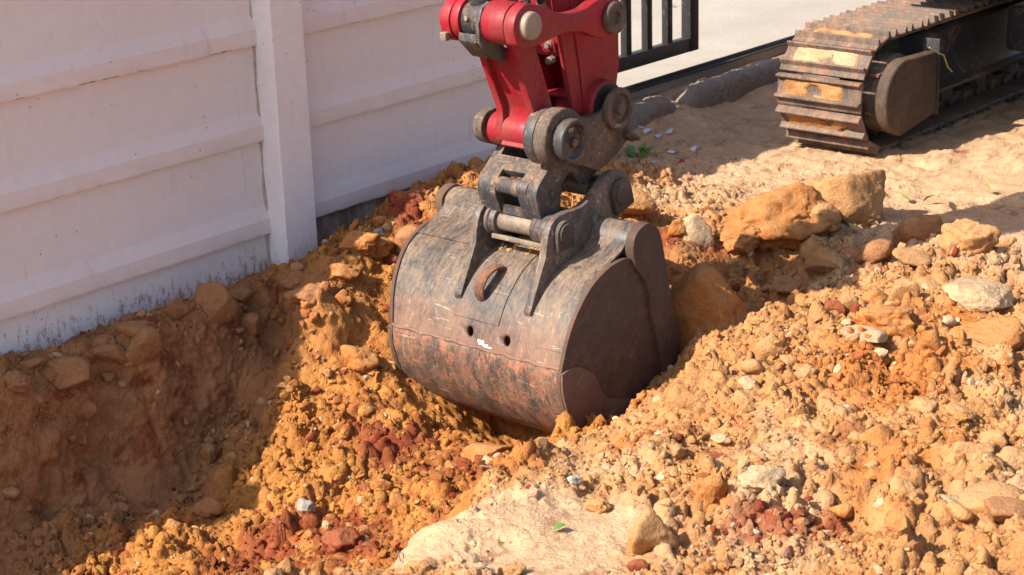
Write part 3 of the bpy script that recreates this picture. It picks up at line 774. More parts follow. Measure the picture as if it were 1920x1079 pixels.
def post(x0, x1, y0, h):
    n = 90; zs = np.linspace(-0.6, h, n)
    pr = [(x0, 0.06), (x0, y0 + 0.006), (x0 + 0.006, y0), (x1 - 0.006, y0), (x1, y0 + 0.006), (x1, 0.06)]
    V = np.zeros((n, len(pr), 3))
    V[:, :, 2] = zs[:, None]; V[:, :, 0] = np.array(pr)[None, :, 0]; V[:, :, 1] = np.array(pr)[None, :, 1]
    Vf = V.reshape(-1, 3)
    d = 0.0025 * fbm(Vf, 10, 4, 0.65, 91)
    Vf[:, 0] += d * np.sign(Vf[:, 0] - (x0 + x1) / 2); Vf[:, 1] += np.where(Vf[:, 1] < 0, d * 0.8, 0)
    me = grid_mesh('post', Vf, n, len(pr))
    bm = bmesh.new(); bm.from_mesh(me)
    top = [v for v in bm.verts if abs(v.co.z - h) < 1e-4]
    top.sort(key=lambda v: pr.index(min(pr, key=lambda q: abs(q[0] - v.co.x) + abs(q[1] - v.co.y))))
    bm.faces.new(top); bm.to_mesh(me); bm.free()
    me.set_sharp_from_angle(angle=math.radians(25))
    return me
for x0 in (-0.034, 1.655, -2.70):
    wpart(link('post', post(x0, x0 + 0.152, -0.09, 1.31), M_POST))
# mortar seam left of the post
s = MB()
pts = [(-0.036 + 0.003 * math.sin(i * 2.1), 0.001 + 0.003 * math.sin(i * 1.3), 0.02 + i * 0.06) for i in range(30)]
s.tube(pts, [0.006 + 0.003 * random.random() for _ in pts], 7)
M_MORTAR = concrete_mat('mortar', (0.42, 0.36, 0.29), (0.5, 0.45, 0.39), 0.5)
wpart(s.build('mortar_seam', M_MORTAR, bevel=0))

# ------------------------------------------------------------------ gate
gate = empty('sliding_gate', (2.0, 0.34, 0.165))
tag(gate, 'dark barred sliding gate ending in front of the sunlit driveway', 'gate')
def gpart(o):
    o.parent = gate; o.location = o.location - gate.location
    return o
gpart(MB().box(0.8, 2.948, 0.317, 0.365, 0.235, 0.300).build('bottom_rail', M_GATE, bevel=0.003))
gpart(MB().box(0.8, 2.948, 0.317, 0.365, 2.04, 2.10).build('top_rail', M_GATE, bevel=0.003))
gpart(MB().box(2.950, 3.018, 0.314, 0.368, 0.235, 2.10).build('stile', M_GATE, bevel=0.003))
gpart(MB().box(0.8, 2.949, 0.3595, 0.3645, 0.60, 2.039).build('added_shade_sheet', M_GATE, bevel=0))  # unseen sheet, added so that its shadow covers the kerb
bar_me = MB().box(-0.019, 0.019, 0.323, 0.3585, 0.3005, 2.0395).mesh('bar', 0.002); bar_me.materials.append(M_GATE)
for i in range(13):
    o = link('bar', bar_me, None); o.location = (2.800 - 0.158 * i, 0, 0); gpart(o)
for xw in (1.3, 2.3):
    gpart(MB().cyl(xw, 0.205, 0.04, 0.331, 0.351, 24).build('wheel', M_GATE, bevel=0.002))

# ------------------------------------------------------------------ clod shapes
def ico(sub):
    bm = bmesh.new(); bmesh.ops.create_icosphere(bm, subdivisions=sub, radius=1.0)
    v = np.array([w.co[:] for w in bm.verts]); f = np.array([[w.index for w in q.verts] for q in bm.faces]); bm.free()
    return v / np.linalg.norm(v, axis=1, keepdims=True), f
ICO = {k: ico(k) for k in (1, 2, 3, 4, 5)}
def rock_shape(seed, kind, sub):
    r = np.random.default_rng(seed)
    d, f = ICO[sub]
    npl = {'b': 10, 's': 8, 'l': 15}[kind]; lo = {'b': 0.50, 's': 0.5, 'l': 0.62}[kind]
    pn = r.normal(size=(npl, 3)); pn /= np.linalg.norm(pn, axis=1, keepdims=True)
    pd = r.uniform(lo, 1.0, npl)
    o = r.uniform(0, 50, 3)
    dd = d
    if sub >= 3:
        dd = d + (0.10 if kind == 'l' else 0.035) * np.stack([fbm(d + o + k, 2.2, 3, 0.6, seed + k) for k in (0, 20, 40)], 1)
    dots = np.clip(dd @ pn.T, 1e-3, None)
    rr = np.minimum((pd[None] / dots).min(1), 1.15)
    if sub >= 3:
        amp = 0.20 if kind == 'l' else 0.075
        bl = sum(np.abs(vnoise((d + o) * fq, seed + 5)) * w for fq, w in ((2.4, 0.5), (5.5, 0.32), (12, 0.18)))
        rr = rr * (1 + amp * fbm(d + o, 2.0, 2, 0.55, seed) + amp * 1.1 * (bl - 0.28))
        if sub >= 4:
            rr = rr * (1 + 0.065 * fbm(d + o, 12, 4, 0.75, seed + 8) - 0.03 * (np.abs(vnoise((d + o) * 9, seed + 9)) < 0.06))
    v = d * rr[:, None]
    v -= (v.max(0) + v.min(0)) / 2
    return v / np.abs(v).max(0), f

ROCKLET = [rock_shape(800 + k, 'b', 2) for k in range(6)]
M_DUSTY = steel_mat('dusty_edge', (0.10, 0.075, 0.055), 0.9, 0.2, rough=0.8, dscale=9, dust=(0.40, 0.28, 0.18), scratch=0)

# ------------------------------------------------------------------ excavator
exc = empty('excavator', (3.45, -1.55, 0))
tag(exc, 'red and black tracked excavator digging beside the wall with its bucket', 'excavator')
SHIFT = Vector((-0.098, -0.08, 0.037))
def part(name, shift=False):
    o = empty(name, (0, 0, 0)); o.parent = exc; o.location = Vector((-3.45, 1.55, 0)) + (SHIFT if shift else Vector())
    return o
def epart(o):
    o.parent = exc; o.location = o.location + Vector((-3.45, 1.55, 0))
    return o

# ---- bucket
bucket = part('bucket')
YR, YL = -1.447, -0.652
UP = spline([(0.150, 0.268), (0.104, 0.280), (0.03, 0.272), (-0.051, 0.237), (-0.119, 0.176), (-0.164, 0.109), (-0.191, 0.044), (-0.200, 0.018)], 5)
LOW = spline([(-0.200, 0.020), (-0.207, -0.006), (-0.203, -0.054), (-0.176, -0.132), (-0.134, -0.196), (-0.085, -0.245), (-0.01, -0.288), (0.12, -0.318), (0.40, -0.330)], 5)
def offset(pl, d):
    out = []
    for i, p in enumerate(pl):
        a = np.array(pl[max(i - 1, 0)]); b2 = np.array(pl[min(i + 1, len(pl) - 1)])
        t = (b2 - a) / np.linalg.norm(b2 - a)
        nrm = np.array((-t[1], t[0]))
        out.append((p[0] + nrm[0] * d, p[1] + nrm[1] * d))
    return out
def sheet(pl, th, y0, y1, ny, wob=0.0, seed=0):
    """thick sheet: outline pl in XZ, inner side offset by th, Y divided ny times"""
    inn = offset(pl, th)
    ring = list(pl) + inn[::-1]
    ys = np.linspace(y0, y1, ny + 1)
    V = np.zeros((ny + 1, len(ring), 3)); V[:, :, 0] = np.array(ring)[None, :, 0]; V[:, :, 2] = np.array(ring)[None, :, 1]; V[:, :, 1] = ys[:, None]
    V = V.reshape(-1, 3)
    if wob:
        V[:, 0] += wob * fbm(V, 7, 3, 0.5, seed); V[:, 2] += wob * fbm(V + 9, 7, 3, 0.5, seed)
    n = len(ring); f = []
    for i in range(ny):
        for j in range(n):
            f.append((i * n + j, i * n + (j + 1) % n, (i + 1) * n + (j + 1) % n, (i + 1) * n + j))
    f.append(tuple(range(n))); f.append(tuple(ny * n + j for j in range(n))[::-1])
    me = mesh_from('shell', V, f, True)
    bm = bmesh.new(); bm.from_mesh(me); bmesh.ops.recalc_face_normals(bm, faces=bm.faces); bm.to_mesh(me); bm.free()
    me.set_sharp_from_angle(angle=math.radians(32))
    return me
def drill(o, cutters):
    """cut round holes and keep only the resulting mesh"""
    tmp = []
    for c in cutters:
        md = o.modifiers.new('cut', 'BOOLEAN'); md.operation = 'DIFFERENCE'; md.object = c; md.solver = 'EXACT'; tmp.append(c)
    bpy.context.view_layer.update()
    dg = bpy.context.evaluated_depsgraph_get()
    me = bpy.data.meshes.new_from_object(o.evaluated_get(dg))
    o.modifiers.clear(); o.data = me
    for c in tmp:
        bpy.data.objects.remove(c, do_unlink=True)
sh = link('back_plate', sheet(UP, 0.016, YR + 0.012, YL - 0.012, 24, 0.0015, 3), M_BUCKET)
holes = []
for yy in (-1.192, -1.027):
    c = MB(); c.tube([(-0.30, yy, 0.10), (-0.10, yy, 0.03)], 0.0165, 20)
    holes.append(c.build('cutter', M_STEEL, bevel=0))
drill(sh, holes); sh.parent = bucket
o = link('belly_plate', sheet(offset(LOW, -0.005), 0.02, YR + 0.004, YL - 0.004, 24, 0.0015, 4), M_BUCKET_LOW, bucket)
# weld bead between the plates
wb = MB(); wpts = [(-0.2015 + 0.0012 * math.sin(i * 1.7), YR + 0.01 + i * 0.0157, 0.021 + 0.0025 * math.sin(i * 0.9)) for i in range(50)]
wb.tube(wpts, 0.007, 8); wb.build('weld_bead', M_BUCKET, bucket, bevel=0)
SIDE = [p for p in UP[1:]] + [p for p in LOW[1:]] + [(0.43, -0.31), (0.379, -0.102), (0.331, 0.097), (0.304, 0.21), (0.282, 0.270), (0.2, 0.29)]
for y0, y1 in ((YR, YR + 0.016), (YL - 0.016, YL)):
    pl = offset(UP[1:], -0.006) + offset(LOW[1:], -0.008) + [(0.43, -0.31), (0.379, -0.102), (0.331, 0.097), (0.304, 0.21), (0.282, 0.270), (0.2, 0.29)]
    MB().prism(pl, y0, y1).build('side_plate', M_BUCKET_SIDE, bucket, bevel=0.002)
# front cutter strip with the rounded shoulder, standing proud
strip = spline([(0.134, 0.290), (0.133, 0.318), (0.140, 0.344), (0.158, 0.362), (0.187, 0.374), (0.216, 0.375), (0.249, 0.358), (0.270, 0.332), (0.283, 0.296)], 4)[:-1]
strip = strip + [(0.283, 0.296), (0.304, 0.21), (0.331, 0.097), (0.379, -0.102), (0.432, -0.32), (0.37, -0.32), (0.285, -0.119), (0.250, 0.0), (0.228, 0.062), (0.212, 0.150), (0.196, 0.188), (0.170, 0.222), (0.145, 0.252)]
for y0, y1 in ((YR - 0.014, YR + 0.020), (YL - 0.020, YL + 0.014)):
    MB().prism(strip, y0, y1).build('side_cutter', M_BUCKET_SIDE, bucket, bevel=0.004)
wear = [(-0.2165, 0.012), (-0.185, 0.019), (-0.155, 0.019), (-0.125, 0.010), (-0.102, -0.005), (-0.075, -0.022), (-0.054, -0.043), (-0.040, -0.070), (-0.026, -0.098), (-0.006, -0.122), (0.021, -0.14), (0.08, -0.158), (0.187, -0.195), (0.30, -0.22)]
wear_pl = wear + [(0.40, -0.334)] + [p for p in offset(LOW, -0.006)[::-1][1:-2]]
for y0, y1 in ((YR - 0.008, YR - 0.0005), (YL + 0.0005, YL + 0.008)):
    MB().prism(wear_pl, y0, y1).build('side_wear_plate', M_WEAR, bucket, bevel=0.003)
# torsion tube
MB().lathe(0.206, 0.303, [(0.055, YL - 0.006), (0.066, YL - 0.006), (0.066, YR + 0.016), (0.055, YR + 0.016)]).build('top_tube', M_BUCKET, bucket, bevel=0.003)
# lip and teeth under the soil
for i in range(4):
    yy = YR + 0.09 + i * 0.189
    MB().prism([(0.36, -0.345), (0.50, -0.335), (0.52, -0.325), (0.38, -0.300)], yy - 0.03, yy + 0.03).build('tooth', M_STEEL, bucket, bevel=0.004)
# ears with their long gusset fins
SX, SY, SZ = SHIFT.x * 0.8, SHIFT.y * 0.8, SHIFT.z * 0.8
ear_top = [(0.006, 0.276), (0.012, 0.31), (0.020, 0.342), (0.033, 0.368), (0.052, 0.384), (0.075, 0.392), (0.115, 0.394), (0.155, 0.392), (0.186, 0.395), (0.230, 0.410), (0.271, 0.437), (0.296, 0.455), (0.318, 0.466), (0.345, 0.471), (0.382, 0.467), (0.412, 0.450), (0.430, 0.420), (0.430, 0.385), (0.410, 0.350), (0.365, 0.310)]
ear_top = [(u + SX, v + SZ) for u, v in ear_top]
earp = ear_top + [(0.20, 0.285), (0.13, 0.265), (0.05, 0.258), (-0.03, 0.228), (-0.085, 0.190), (-0.130, 0.140), (-0.150, 0.142), (-0.152, 0.155)]
for y0, y1 in ((-1.222 + SY, -1.194 + SY), (-0.942 + SY, -0.914 + SY)):
    MB().prism(earp, y0, y1).build('ear', M_BUCKET, bucket, bevel=0.0035)
P1 = (0.085 + SX, 0.336 + SZ); P2 = (0.370 + SX, 0.397 + SZ)
for (px, pz) in (P1, P2):
    for y0, y1 in ((-1.192 + SY, -1.128 + SY), (-0.948 + SY, -0.985 + SY)):
        MB().lathe(px, pz, [(0.03, y0), (0.050, y0), (0.050, y0 + (y1 - y0) * 0.35), (0.044, y0 + (y1 - y0) * 0.42), (0.044, y1), (0.03, y1)]).build('pin_boss', M_BUCKET, bucket, bevel=0.003)
    MB().lathe(px, pz, [(0.020, -1.236 + SY), (0.030, -1.234 + SY), (0.030, -0.905 + SY), (0.02, -0.9 + SY)]).build('pin', M_PIN, bucket, bevel=0.002)
def pin_cap(px, pz, r, rot):
    pl = arc(0, 0, r, 0, 180, 12) + [(-r, -r * 1.25), (r, -r * 1.25)]
    ca, sa = math.cos(math.radians(rot)), math.sin(math.radians(rot))
    pl = [(px + a * ca - b2 * sa, pz + a * sa + b2 * ca) for a, b2 in pl]
    for off in (0,):
        m = MB().prism(pl, -1.240 + SY, -1.2235 + SY)
        m.lathe(px, pz, [(r * 0.82, -1.239 + SY), (r * 0.80, -1.246 + SY), (r * 0.30, -1.247 + SY), (0.001, -1.2475 + SY)], 28)
    return m
pin_cap(P1[0], P1[1], 0.040, 0).build('pin_cap', M_STEEL_DIRTY, bucket, bevel=0.003)
pin_cap(P2[0], P2[1], 0.046, 15).build('pin_cap', M_STEEL_DIRTY, bucket, bevel=0.003)
MB().prism([(0.052 + SX, 0.284 + SZ), (0.066 + SX, 0.282 + SZ), (0.068 + SX, 0.297 + SZ), (0.054 + SX, 0.299 + SZ)], -1.19 + SY, -0.965 + SY).build('stop_bar', M_PIN, bucket, bevel=0.003)
# fillet plates running from the tube down onto the back
FIL = spline([(0.172, 0.356), (0.148, 0.330), (0.122, 0.307), (0.085, 0.290), (0.030, 0.2745), (0.0, 0.2665)], 5)
for y0, y1 in ((-0.675, -0.914 + SY - 0.002), (-1.222 + SY - 0.002, YR + 0.022)):
    link('fillet_plate', sheet(FIL, 0.008, min(y0, y1), max(y0, y1), 3), M_BUCKET, bucket)
# raised straps on the back plate
def strap(y0, y1, a, b2):
    pl = UP[a:b2]
    me = sheet(offset(pl, -0.0035), 0.0045, y0, y1, 4)
    return link('back_strap', me, M_BUCKET, bucket)
strap(-1.175, -0.992, 8, 27); strap(-1.432, -1.350, 8, 29)
# white paint splash by the right hole
M_SPLASH = concrete_mat('white_paint', (0.70, 0.68, 0.66), (0.62, 0.60, 0.57), 0.15)
sp = bmesh.new()
for (a_, b3_, y0, y1) in ((31, 33, -1.150, -1.112), (30, 32, -1.132, -1.106), (32, 34, -1.166, -1.138), (31, 34, -1.146, -1.132)):
    mm = sheet(offset(UP[a_:b3_], -0.0012 - 0.0003 * (a_ % 3)), 0.001, y0, y1, 2); sp.from_mesh(mm); bpy.data.meshes.remove(mm)
me = bpy.data.meshes.new('paint_splash'); sp.to_mesh(me); sp.free(); link('paint_splash', me, M_SPLASH, bucket)
# lifting eye
ev = []
a0 = np.array((-0.050, 0.240)); a1 = np.array((-0.140, 0.142)); mid = (a0 + a1) / 2; half = (a1 - a0) / 2; nrm = np.array((-0.74, 0.67))
for i in range(19):
    t = math.pi * i / 18
    p = mid - half * math.cos(t) * 0.86 + nrm * (math.sin(t) ** 0.8) * 0.062 - nrm * 0.008
    ev.append((p[0], -1.09 - 0.010 * math.cos(t), p[1]))
e = MB(); e.tube(ev, 0.0095, 10, 1.9); e.build('lifting_eye', M_RUST, bucket, bevel=0)

# the left side leans in a little towards the bottom
bpy.context.view_layer.update()
for ch in bucket.children:
    if ch.name.split('.')[0] in ('back_plate', 'belly_plate', 'side_plate', 'side_cutter', 'side_wear_plate', 'weld_bead', 'tooth'):
        co = np.zeros(len(ch.data.vertices) * 3); ch.data.vertices.foreach_get('co', co); co = co.reshape(-1, 3)
        wgt = np.clip((co[:, 1] + 1.447) / 0.795, 0, 1.1); low = np.clip((0.34 - co[:, 2]) / 0.34, 0, 1)
        co[:, 1] -= 0.095 * wgt * low
        ch.data.vertices.foreach_set('co', co.ravel()); ch.data.update()

# ---- quick coupler
coup = part('quick_coupler', True)
LPN = (0.133, 0.615); APN = (0.416, 0.650); UPN = (-0.033, 0.984); GPN = (0.361, 0.944)
front = [(0.135, 0.530), (0.101, 0.503), (0.066, 0.472), (0.056, 0.448), (0.058, 0.420), (0.080, 0.366), (0.088, 0.360)]
fr = spline(front, 5)
def front_piece(a, b2, y0, y1):
    return sheet(fr[a:b2], 0.028, y0, y1, 2)
bmx = bmesh.new()
for (a, b2, y0, y1) in ((0, 7, -1.118, -0.946), (27, 31, -1.118, -0.946), (6, 28, -1.118, -1.078), (6, 28, -0.986, -0.946)):
    mm = front_piece(a, b2, y0, y1); bmx.from_mesh(mm); bpy.data.meshes.remove(mm)
me = bpy.data.meshes.new('front_plate'); bmx.to_mesh(me); bmx.free(); me.set_sharp_from_angle(angle=math.radians(32))
link('front_plate', me, M_STEEL, coup)
MB().lathe(0.082, 0.452, [(0.018, -0.952), (0.026, -0.955), (0.026, -1.045), (0.029, -1.047), (0.029, -1.112), (0.02, -1.114)], 28).build('cross_tube', M_STEEL, coup, bevel=0.002)
sidep = [(0.150, 0.545)] + fr + [(0.169, 0.374), (0.172, 0.41), (0.177, 0.45), (0.195, 0.472), (0.224, 0.487), (0.262, 0.44), (0.30, 0.425), (0.34, 0.45), (0.408, 0.494), (0.473, 0.535), (0.50, 0.585), (0.48, 0.64), (0.36, 0.648), (0.25, 0.622)]
for y0, y1 in ((-1.150, -1.1185), (-0.9455, -0.914)):
    MB().prism(sidep, y0, y1).build('side_plate', M_STEEL, coup, bevel=0.004)
# upper cheek plates running to the arm pin
cheek = spline([(0.10, 0.70), (0.20, 0.690), (0.255, 0.652), (0.305, 0.640), (0.369, 0.652), (0.405, 0.684), (0.440, 0.702), (0.475, 0.692), (0.500, 0.662), (0.502, 0.620), (0.49, 0.575), (0.470, 0.530), (0.408, 0.494), (0.33, 0.47), (0.255, 0.50), (0.16, 0.53), (0.09, 0.56), (0.065, 0.62)], 4)[:-1]
cheek_l = [(0.140, 0.668), (0.200, 0.672)] + [q for q in cheek if q[0] > 0.24 and q[1] > 0.5] + [(0.33, 0.47), (0.255, 0.50), (0.17, 0.545), (0.115, 0.565), (0.088, 0.595), (0.085, 0.630), (0.105, 0.655)]
for y0, y1, cpl in ((-1.176, -1.1505, cheek), (-0.9135, -0.888, cheek_l)):
    MB().prism(cpl, y0, y1).build('cheek_plate', M_STEEL_DIRTY, coup, bevel=0.004)
MB().box(0.30, 0.42, -1.117, -0.947, 0.455, 0.485).build('back_web', M_STEEL_DIRTY, coup, bevel=0.004)
MB().lathe(LPN[0], LPN[1], [(0.070, -1.108), (0.088, -1.110), (0.088, -1.148), (0.082, -1.150)], 48).build('boss_ring', M_STEEL, coup, bevel=0.003)
MB().lathe(LPN[0], LPN[1], [(0.080, -1.151), (0.091, -1.153), (0.091, -1.196), (0.086, -1.200), (0.06, -1.200)], 48).build('boss_ring', M_STEEL_DIRTY, coup, bevel=0.003)
cap = MB()
cap.lathe(LPN[0] + 0.004, LPN[1] - 0.004, [(0.05, -1.199), (0.066, -1.201), (0.068, -1.236), (0.064, -1.242), (0.054, -1.240), (0.050, -1.214), (0.001, -1.212)], 14)
cap.build('pin_guard', M_STEEL, coup, bevel=0.003)
nb = MB(); nb.lathe(LPN[0] + 0.022, LPN[1] - 0.014, [(0.016, -1.211), (0.016, -1.226), (0.010, -1.228), (0.001, -1.228)], 6); nb.build('bolt', M_RUST, coup, bevel=0.001)
nb = MB(); nb.box(LPN[0] - 0.022, LPN[0] + 0.004, -1.236, -1.212, LPN[1] + 0.026, LPN[1] + 0.040); nb.build('lock_tab', M_PIN, coup, bevel=0.002)
nb = MB(); nb.lathe(0.128, 0.438, [(0.010, -1.149), (0.010, -1.158), (0.005, -1.160), (0.001, -1.160)], 20); nb.build('bolt', M_STEEL_DIRTY, coup, bevel=0.001)
MB().lathe(LPN[0], LPN[1], [(0.035, -0.915), (0.052, -0.915), (0.052, -0.885), (0.045, -0.872), (0.03, -0.870)], 40).build('boss_ring', M_STEEL_DIRTY, coup, bevel=0.003)
MB().lathe(APN[0], APN[1], [(0.05, -1.175), (0.066, -1.178), (0.066, -1.196), (0.058, -1.200), (0.046, -1.200), (0.044, -1.188), (0.020, -1.188), (0.018, -1.205), (0.001, -1.206)], 36).build('arm_pin_boss', M_STEEL_DIRTY, coup, bevel=0.003)
for (bx, bz) in ((0.463, 0.556), (0.480, 0.545)):
    nb = MB(); nb.lathe(bx, bz, [(0.013, -1.174), (0.013, -1.202), (0.007, -1.204), (0.007, -1.222), (0.001, -1.223)], 6); nb.build('bolt', M_STEEL_DIRTY, coup, bevel=0.001)

# ---- bucket link (red)
lk = part('bucket_link', True)
armp = [(-0.055, 0.955), (0.002, 0.905), (0.026, 0.845), (0.061, 0.760), (0.090, 0.690), (0.092, 0.655), (0.080, 0.625), (0.086, 0.590), (0.115, 0.570), (0.16, 0.575), (0.186, 0.625), (0.176, 0.70), (0.140, 0.800), (0.106, 0.890), (0.05, 0.99)]
for y0, y1 in ((-1.122, -1.096), (-0.996, -0.970)):
    MB().prism(armp, y0, y1).build('side_plate', M_RED, lk, bevel=0.004)
web = spline([(0.036, 0.880), (0.060, 0.815), (0.092, 0.740), (0.112, 0.690), (0.112, 0.650), (0.098, 0.610), (0.082, 0.580)], 5)
me = sheet(web, 0.022, -1.0975, -0.9945, 6)
link('web_plate', me, M_RED, lk)
MB().cyl(LPN[0], LPN[1], 0.051, -1.106, -0.935, 40).build('pivot_barrel', M_RED, lk, bevel=0.004)
for y0, y1 in ((-1.169, -1.085), (-0.966, -0.999)):
    q = MB(); q.lathe(UPN[0], UPN[1], [(0.045, y0), (0.062, y0), (0.064, y0 + (y1 - y0) * 0.3), (0.064, y1), (0.045, y1)], 40)
    q.build('pivot_boss', M_RED, lk, bevel=0.004)
MB().prism([(-0.03, 1.03), (0.02, 1.03), (0.02, 1.062), (-0.03, 1.062)], -1.135, -1.10).build('grease_block', M_RED, lk, bevel=0.006)
MB().lathe(UPN[0], UPN[1], [(0.030, -1.236), (0.040, -1.232), (0.042, -1.212), (0.042, -0.915), (0.03, -0.913)], 36).build('pin', M_CHROME, lk, bevel=0.003)
nb = MB(); nb.box(UPN[0] - 0.075, UPN[0] - 0.055, -0.958, -0.935, UPN[1] - 0.06, UPN[1] - 0.035); nb.build('bolt', M_PIN, lk, bevel=0.002)

# ---- guide links (red dogbone)
dog = spline([(-0.085, 0.935), (-0.098, 0.985), (-0.080, 1.025), (-0.040, 1.046), (-0.008, 1.041), (0.038, 1.030), (0.081, 1.008), (0.123, 0.995), (0.168, 0.988), (0.228, 0.990), (0.272, 1.003), (0.311, 1.010), (0.361, 1.008), (0.406, 0.985), (0.422, 0.949), (0.408, 0.905), (0.365, 0.884), (0.323, 0.886), (0.270, 0.902), (0.212, 0.925), (0.143, 0.934), (0.084, 0.930), (0.036, 0.922), (-0.01, 0.918), (-0.055, 0.918), (-0.085, 0.935)], 3)[:-1]
for y0, y1 in ((-1.212, -1.1715), (-0.9635, -0.925)):
    g = part('guide_link', True)
    MB().prism(dog, y0, y1).build('link_plate', M_RED, g, bevel=0.005)
    yo = y0 if y0 < -1 else y1
    s = -1 if y0 < -1 else 1
    MB().lathe(GPN[0], GPN[1], [(0.040, yo - s * 0.001), (0.050, yo + s * 0.002), (0.049, yo + s * 0.016), (0.042, yo + s * 0.020), (0.020, yo + s * 0.018), (0.018, yo + s * 0.008), (0.001, yo + s * 0.008)], 36).build('washer', M_STEEL_DIRTY, g, bevel=0.002)

# ---- dipper arm
da = part('dipper_arm', True)
armside = [(0.300, 0.625), (0.285, 0.690), (0.265, 0.769), (0.238, 0.908), (0.190, 1.25), (0.170, 1.60), (0.19, 2.02), (0.27, 2.12), (0.40, 2.12), (0.52, 2.02), (0.535, 1.70), (0.528, 1.30), (0.524, 0.98), (0.526, 0.877), (0.524, 0.756), (0.505, 0.66), (0.470, 0.600), (0.416, 0.578), (0.35, 0.59)]
for y0, y1 in ((-1.110, -1.090), (-0.992, -0.972)):
    MB().prism(armside, y0, y1).build('side_plate', M_RED, da, bevel=0.004)
fp = [(0.258, 0.830), (0.238, 0.925), (0.192, 1.25), (0.172, 1.60), (0.192, 2.02)]
me = sheet(offset(fp, -0.012), 0.014, -1.0895, -0.9925, 3); link('front_plate', me, M_RED, da)
MB().box(0.505, 0.520, -1.0895, -0.9925, 0.66, 2.0).build('rear_plate', M_RED, da, bevel=0.002)
MB().prism([(0.285, 0.695), (0.40, 0.700), (0.40, 0.712), (0.283, 0.706)], -1.0895, -0.9925).build('inner_web', M_RED, da, bevel=0.002)
MB().prism([(0.36, 0.72), (0.372, 0.72), (0.34, 0.95), (0.328, 0.95)], -1.0895, -0.9925).build('inner_web', M_RED, da, bevel=0.002)
# raised doubler on the side
for y0, y1 in ((-1.1165, -1.1105), (-0.9715, -0.9665)):
    MB().prism([(0.345, 0.615), (0.330, 0.72), (0.318, 0.80), (0.292, 0.93), (0.262, 1.15), (0.46, 1.15), (0.515, 1.0), (0.517, 0.76), (0.495, 0.67), (0.455, 0.61), (0.41, 0.59)], y0, y1).build('doubler_plate', M_RED, da, bevel=0.004)
MB().lathe(APN[0], APN[1], [(0.05, -0.892), (0.078, -0.892), (0.082, -0.92), (0.082, -1.14), (0.076, -1.147), (0.05, -1.147)], 40).build('tip_boss', M_RED, da, bevel=0.003)
for yb in (-1.1475, -0.8885):
    MB().lathe(APN[0], APN[1], [(0.06, yb - 0.0015), (0.073, yb - 0.0015), (0.073, yb + 0.0012), (0.06, yb + 0.0012)], 36).build('dust_seal', M_BLACK, da, bevel=0)
MB().lathe(GPN[0], GPN[1], [(0.04, -0.965), (0.056, -0.965), (0.056, -1.170), (0.04, -1.170)], 36).build('guide_boss', M_RED, da, bevel=0.003)
MB().prism([(0.150, 1.22), (0.13, 1.6), (0.15, 2.03), (0.54, 2.03), (0.555, 1.7), (0.545, 1.22)], -1.185, -0.915).build('arm_shadow_box', M_RED, da, bevel=0.01)  # unseen box added round the upper arm to widen its cast shadow
# bolted guard on the front plate
MB().prism([(0.2455, 0.845), (0.2385, 0.880), (0.233, 0.879), (0.240, 0.844)], -1.086, -1.035).build('guard_bracket', M_RED, da, bevel=0.001)
for (bx, bz, by) in ((0.236, 0.868, -1.066), (0.247, 0.818, -1.060)):
    nb = MB(); nb.tube([(bx + 0.012, by, bz), (bx - 0.006, by, bz - 0.001), (bx - 0.0065, by, bz - 0.001), (bx - 0.016, by, bz - 0.002)], [0.013, 0.013, 0.009, 0.009], 6); nb.build('bolt', M_PIN, da, bevel=0)
# hoses with fittings in front of the arm
for (hy, hx, mt) in ((-1.045, 0.165, M_STEEL), (-1.082, 0.185, M_BLACK)):
    hs = MB(); hs.tube([(hx + 0.03, hy, 0.955), (hx + 0.005, hy, 0.985), (hx - 0.01, hy, 1.03), (hx - 0.03, hy, 1.25), (hx - 0.05, hy, 1.7), (hx - 0.02, hy, 2.05)], 0.0115, 12); hs.build('hydraulic_hose', mt, da, bevel=0)
    hf = MB(); hf.tube([(hx + 0.020, hy, 0.966), (hx + 0.004, hy, 0.988), (hx + 0.0035, hy, 0.989), (hx - 0.004, hy, 1.004)], [0.017, 0.017, 0.014, 0.014], 6); hf.build('hose_fitting', M_PIN, da, bevel=0)
MB().lathe(0.30, 2.00, [(0.05, -0.93), (0.07, -0.93), (0.07, -1.13), (0.05, -1.13)], 30).build('cylinder_pin_boss', M_RED, da, bevel=0.003)

# ---- bucket cylinder
bc = part('bucket_cylinder', True)
re_ = MB()
re_.lathe(UPN[0], UPN[1], [(0.044, -1.072), (0.056, -1.070), (0.058, -1.062), (0.058, -1.010), (0.056, -1.002), (0.044, -1.0005)], 40)
re_.tube([(UPN[0] + 0.004, -1.037, UPN[1] + 0.04), (UPN[0] + 0.018, -1.037, UPN[1] + 0.16), (UPN[0] + 0.022, -1.037, UPN[1] + 0.19)], [0.041, 0.040, 0.028], 24)
re_.build('rod_end', M_BLACK, bc, bevel=0.002)
br = MB()
br.prism([(-0.100, 0.935), (-0.103, 0.985), (-0.085, 1.028), (-0.050, 1.045), (-0.02, 1.03), (-0.015, 0.96), (0.0, 0.90), (0.02, 0.865), (-0.005, 0.860), (-0.045, 0.88), (-0.075, 0.90)], -1.0845, -1.0695)
br.build('rod_clamp', M_STEEL, bc, bevel=0.004)
br = MB(); br.prism([(-0.100, 0.930), (-0.098, 0.955), (-0.05, 0.915), (0.0, 0.88), (0.0, 0.862), (-0.045, 0.876)], -1.0685, -1.001); br.build('rod_clamp', M_STEEL, bc, bevel=0.003)
re_ = MB(); re_.tube([(UPN[0] - 0.057, -1.03, UPN[1] + 0.012), (UPN[0] - 0.064, -1.03, UPN[1] + 0.013)], 0.007, 10); re_.build('grease_fitting', M_PIN, bc, bevel=0)
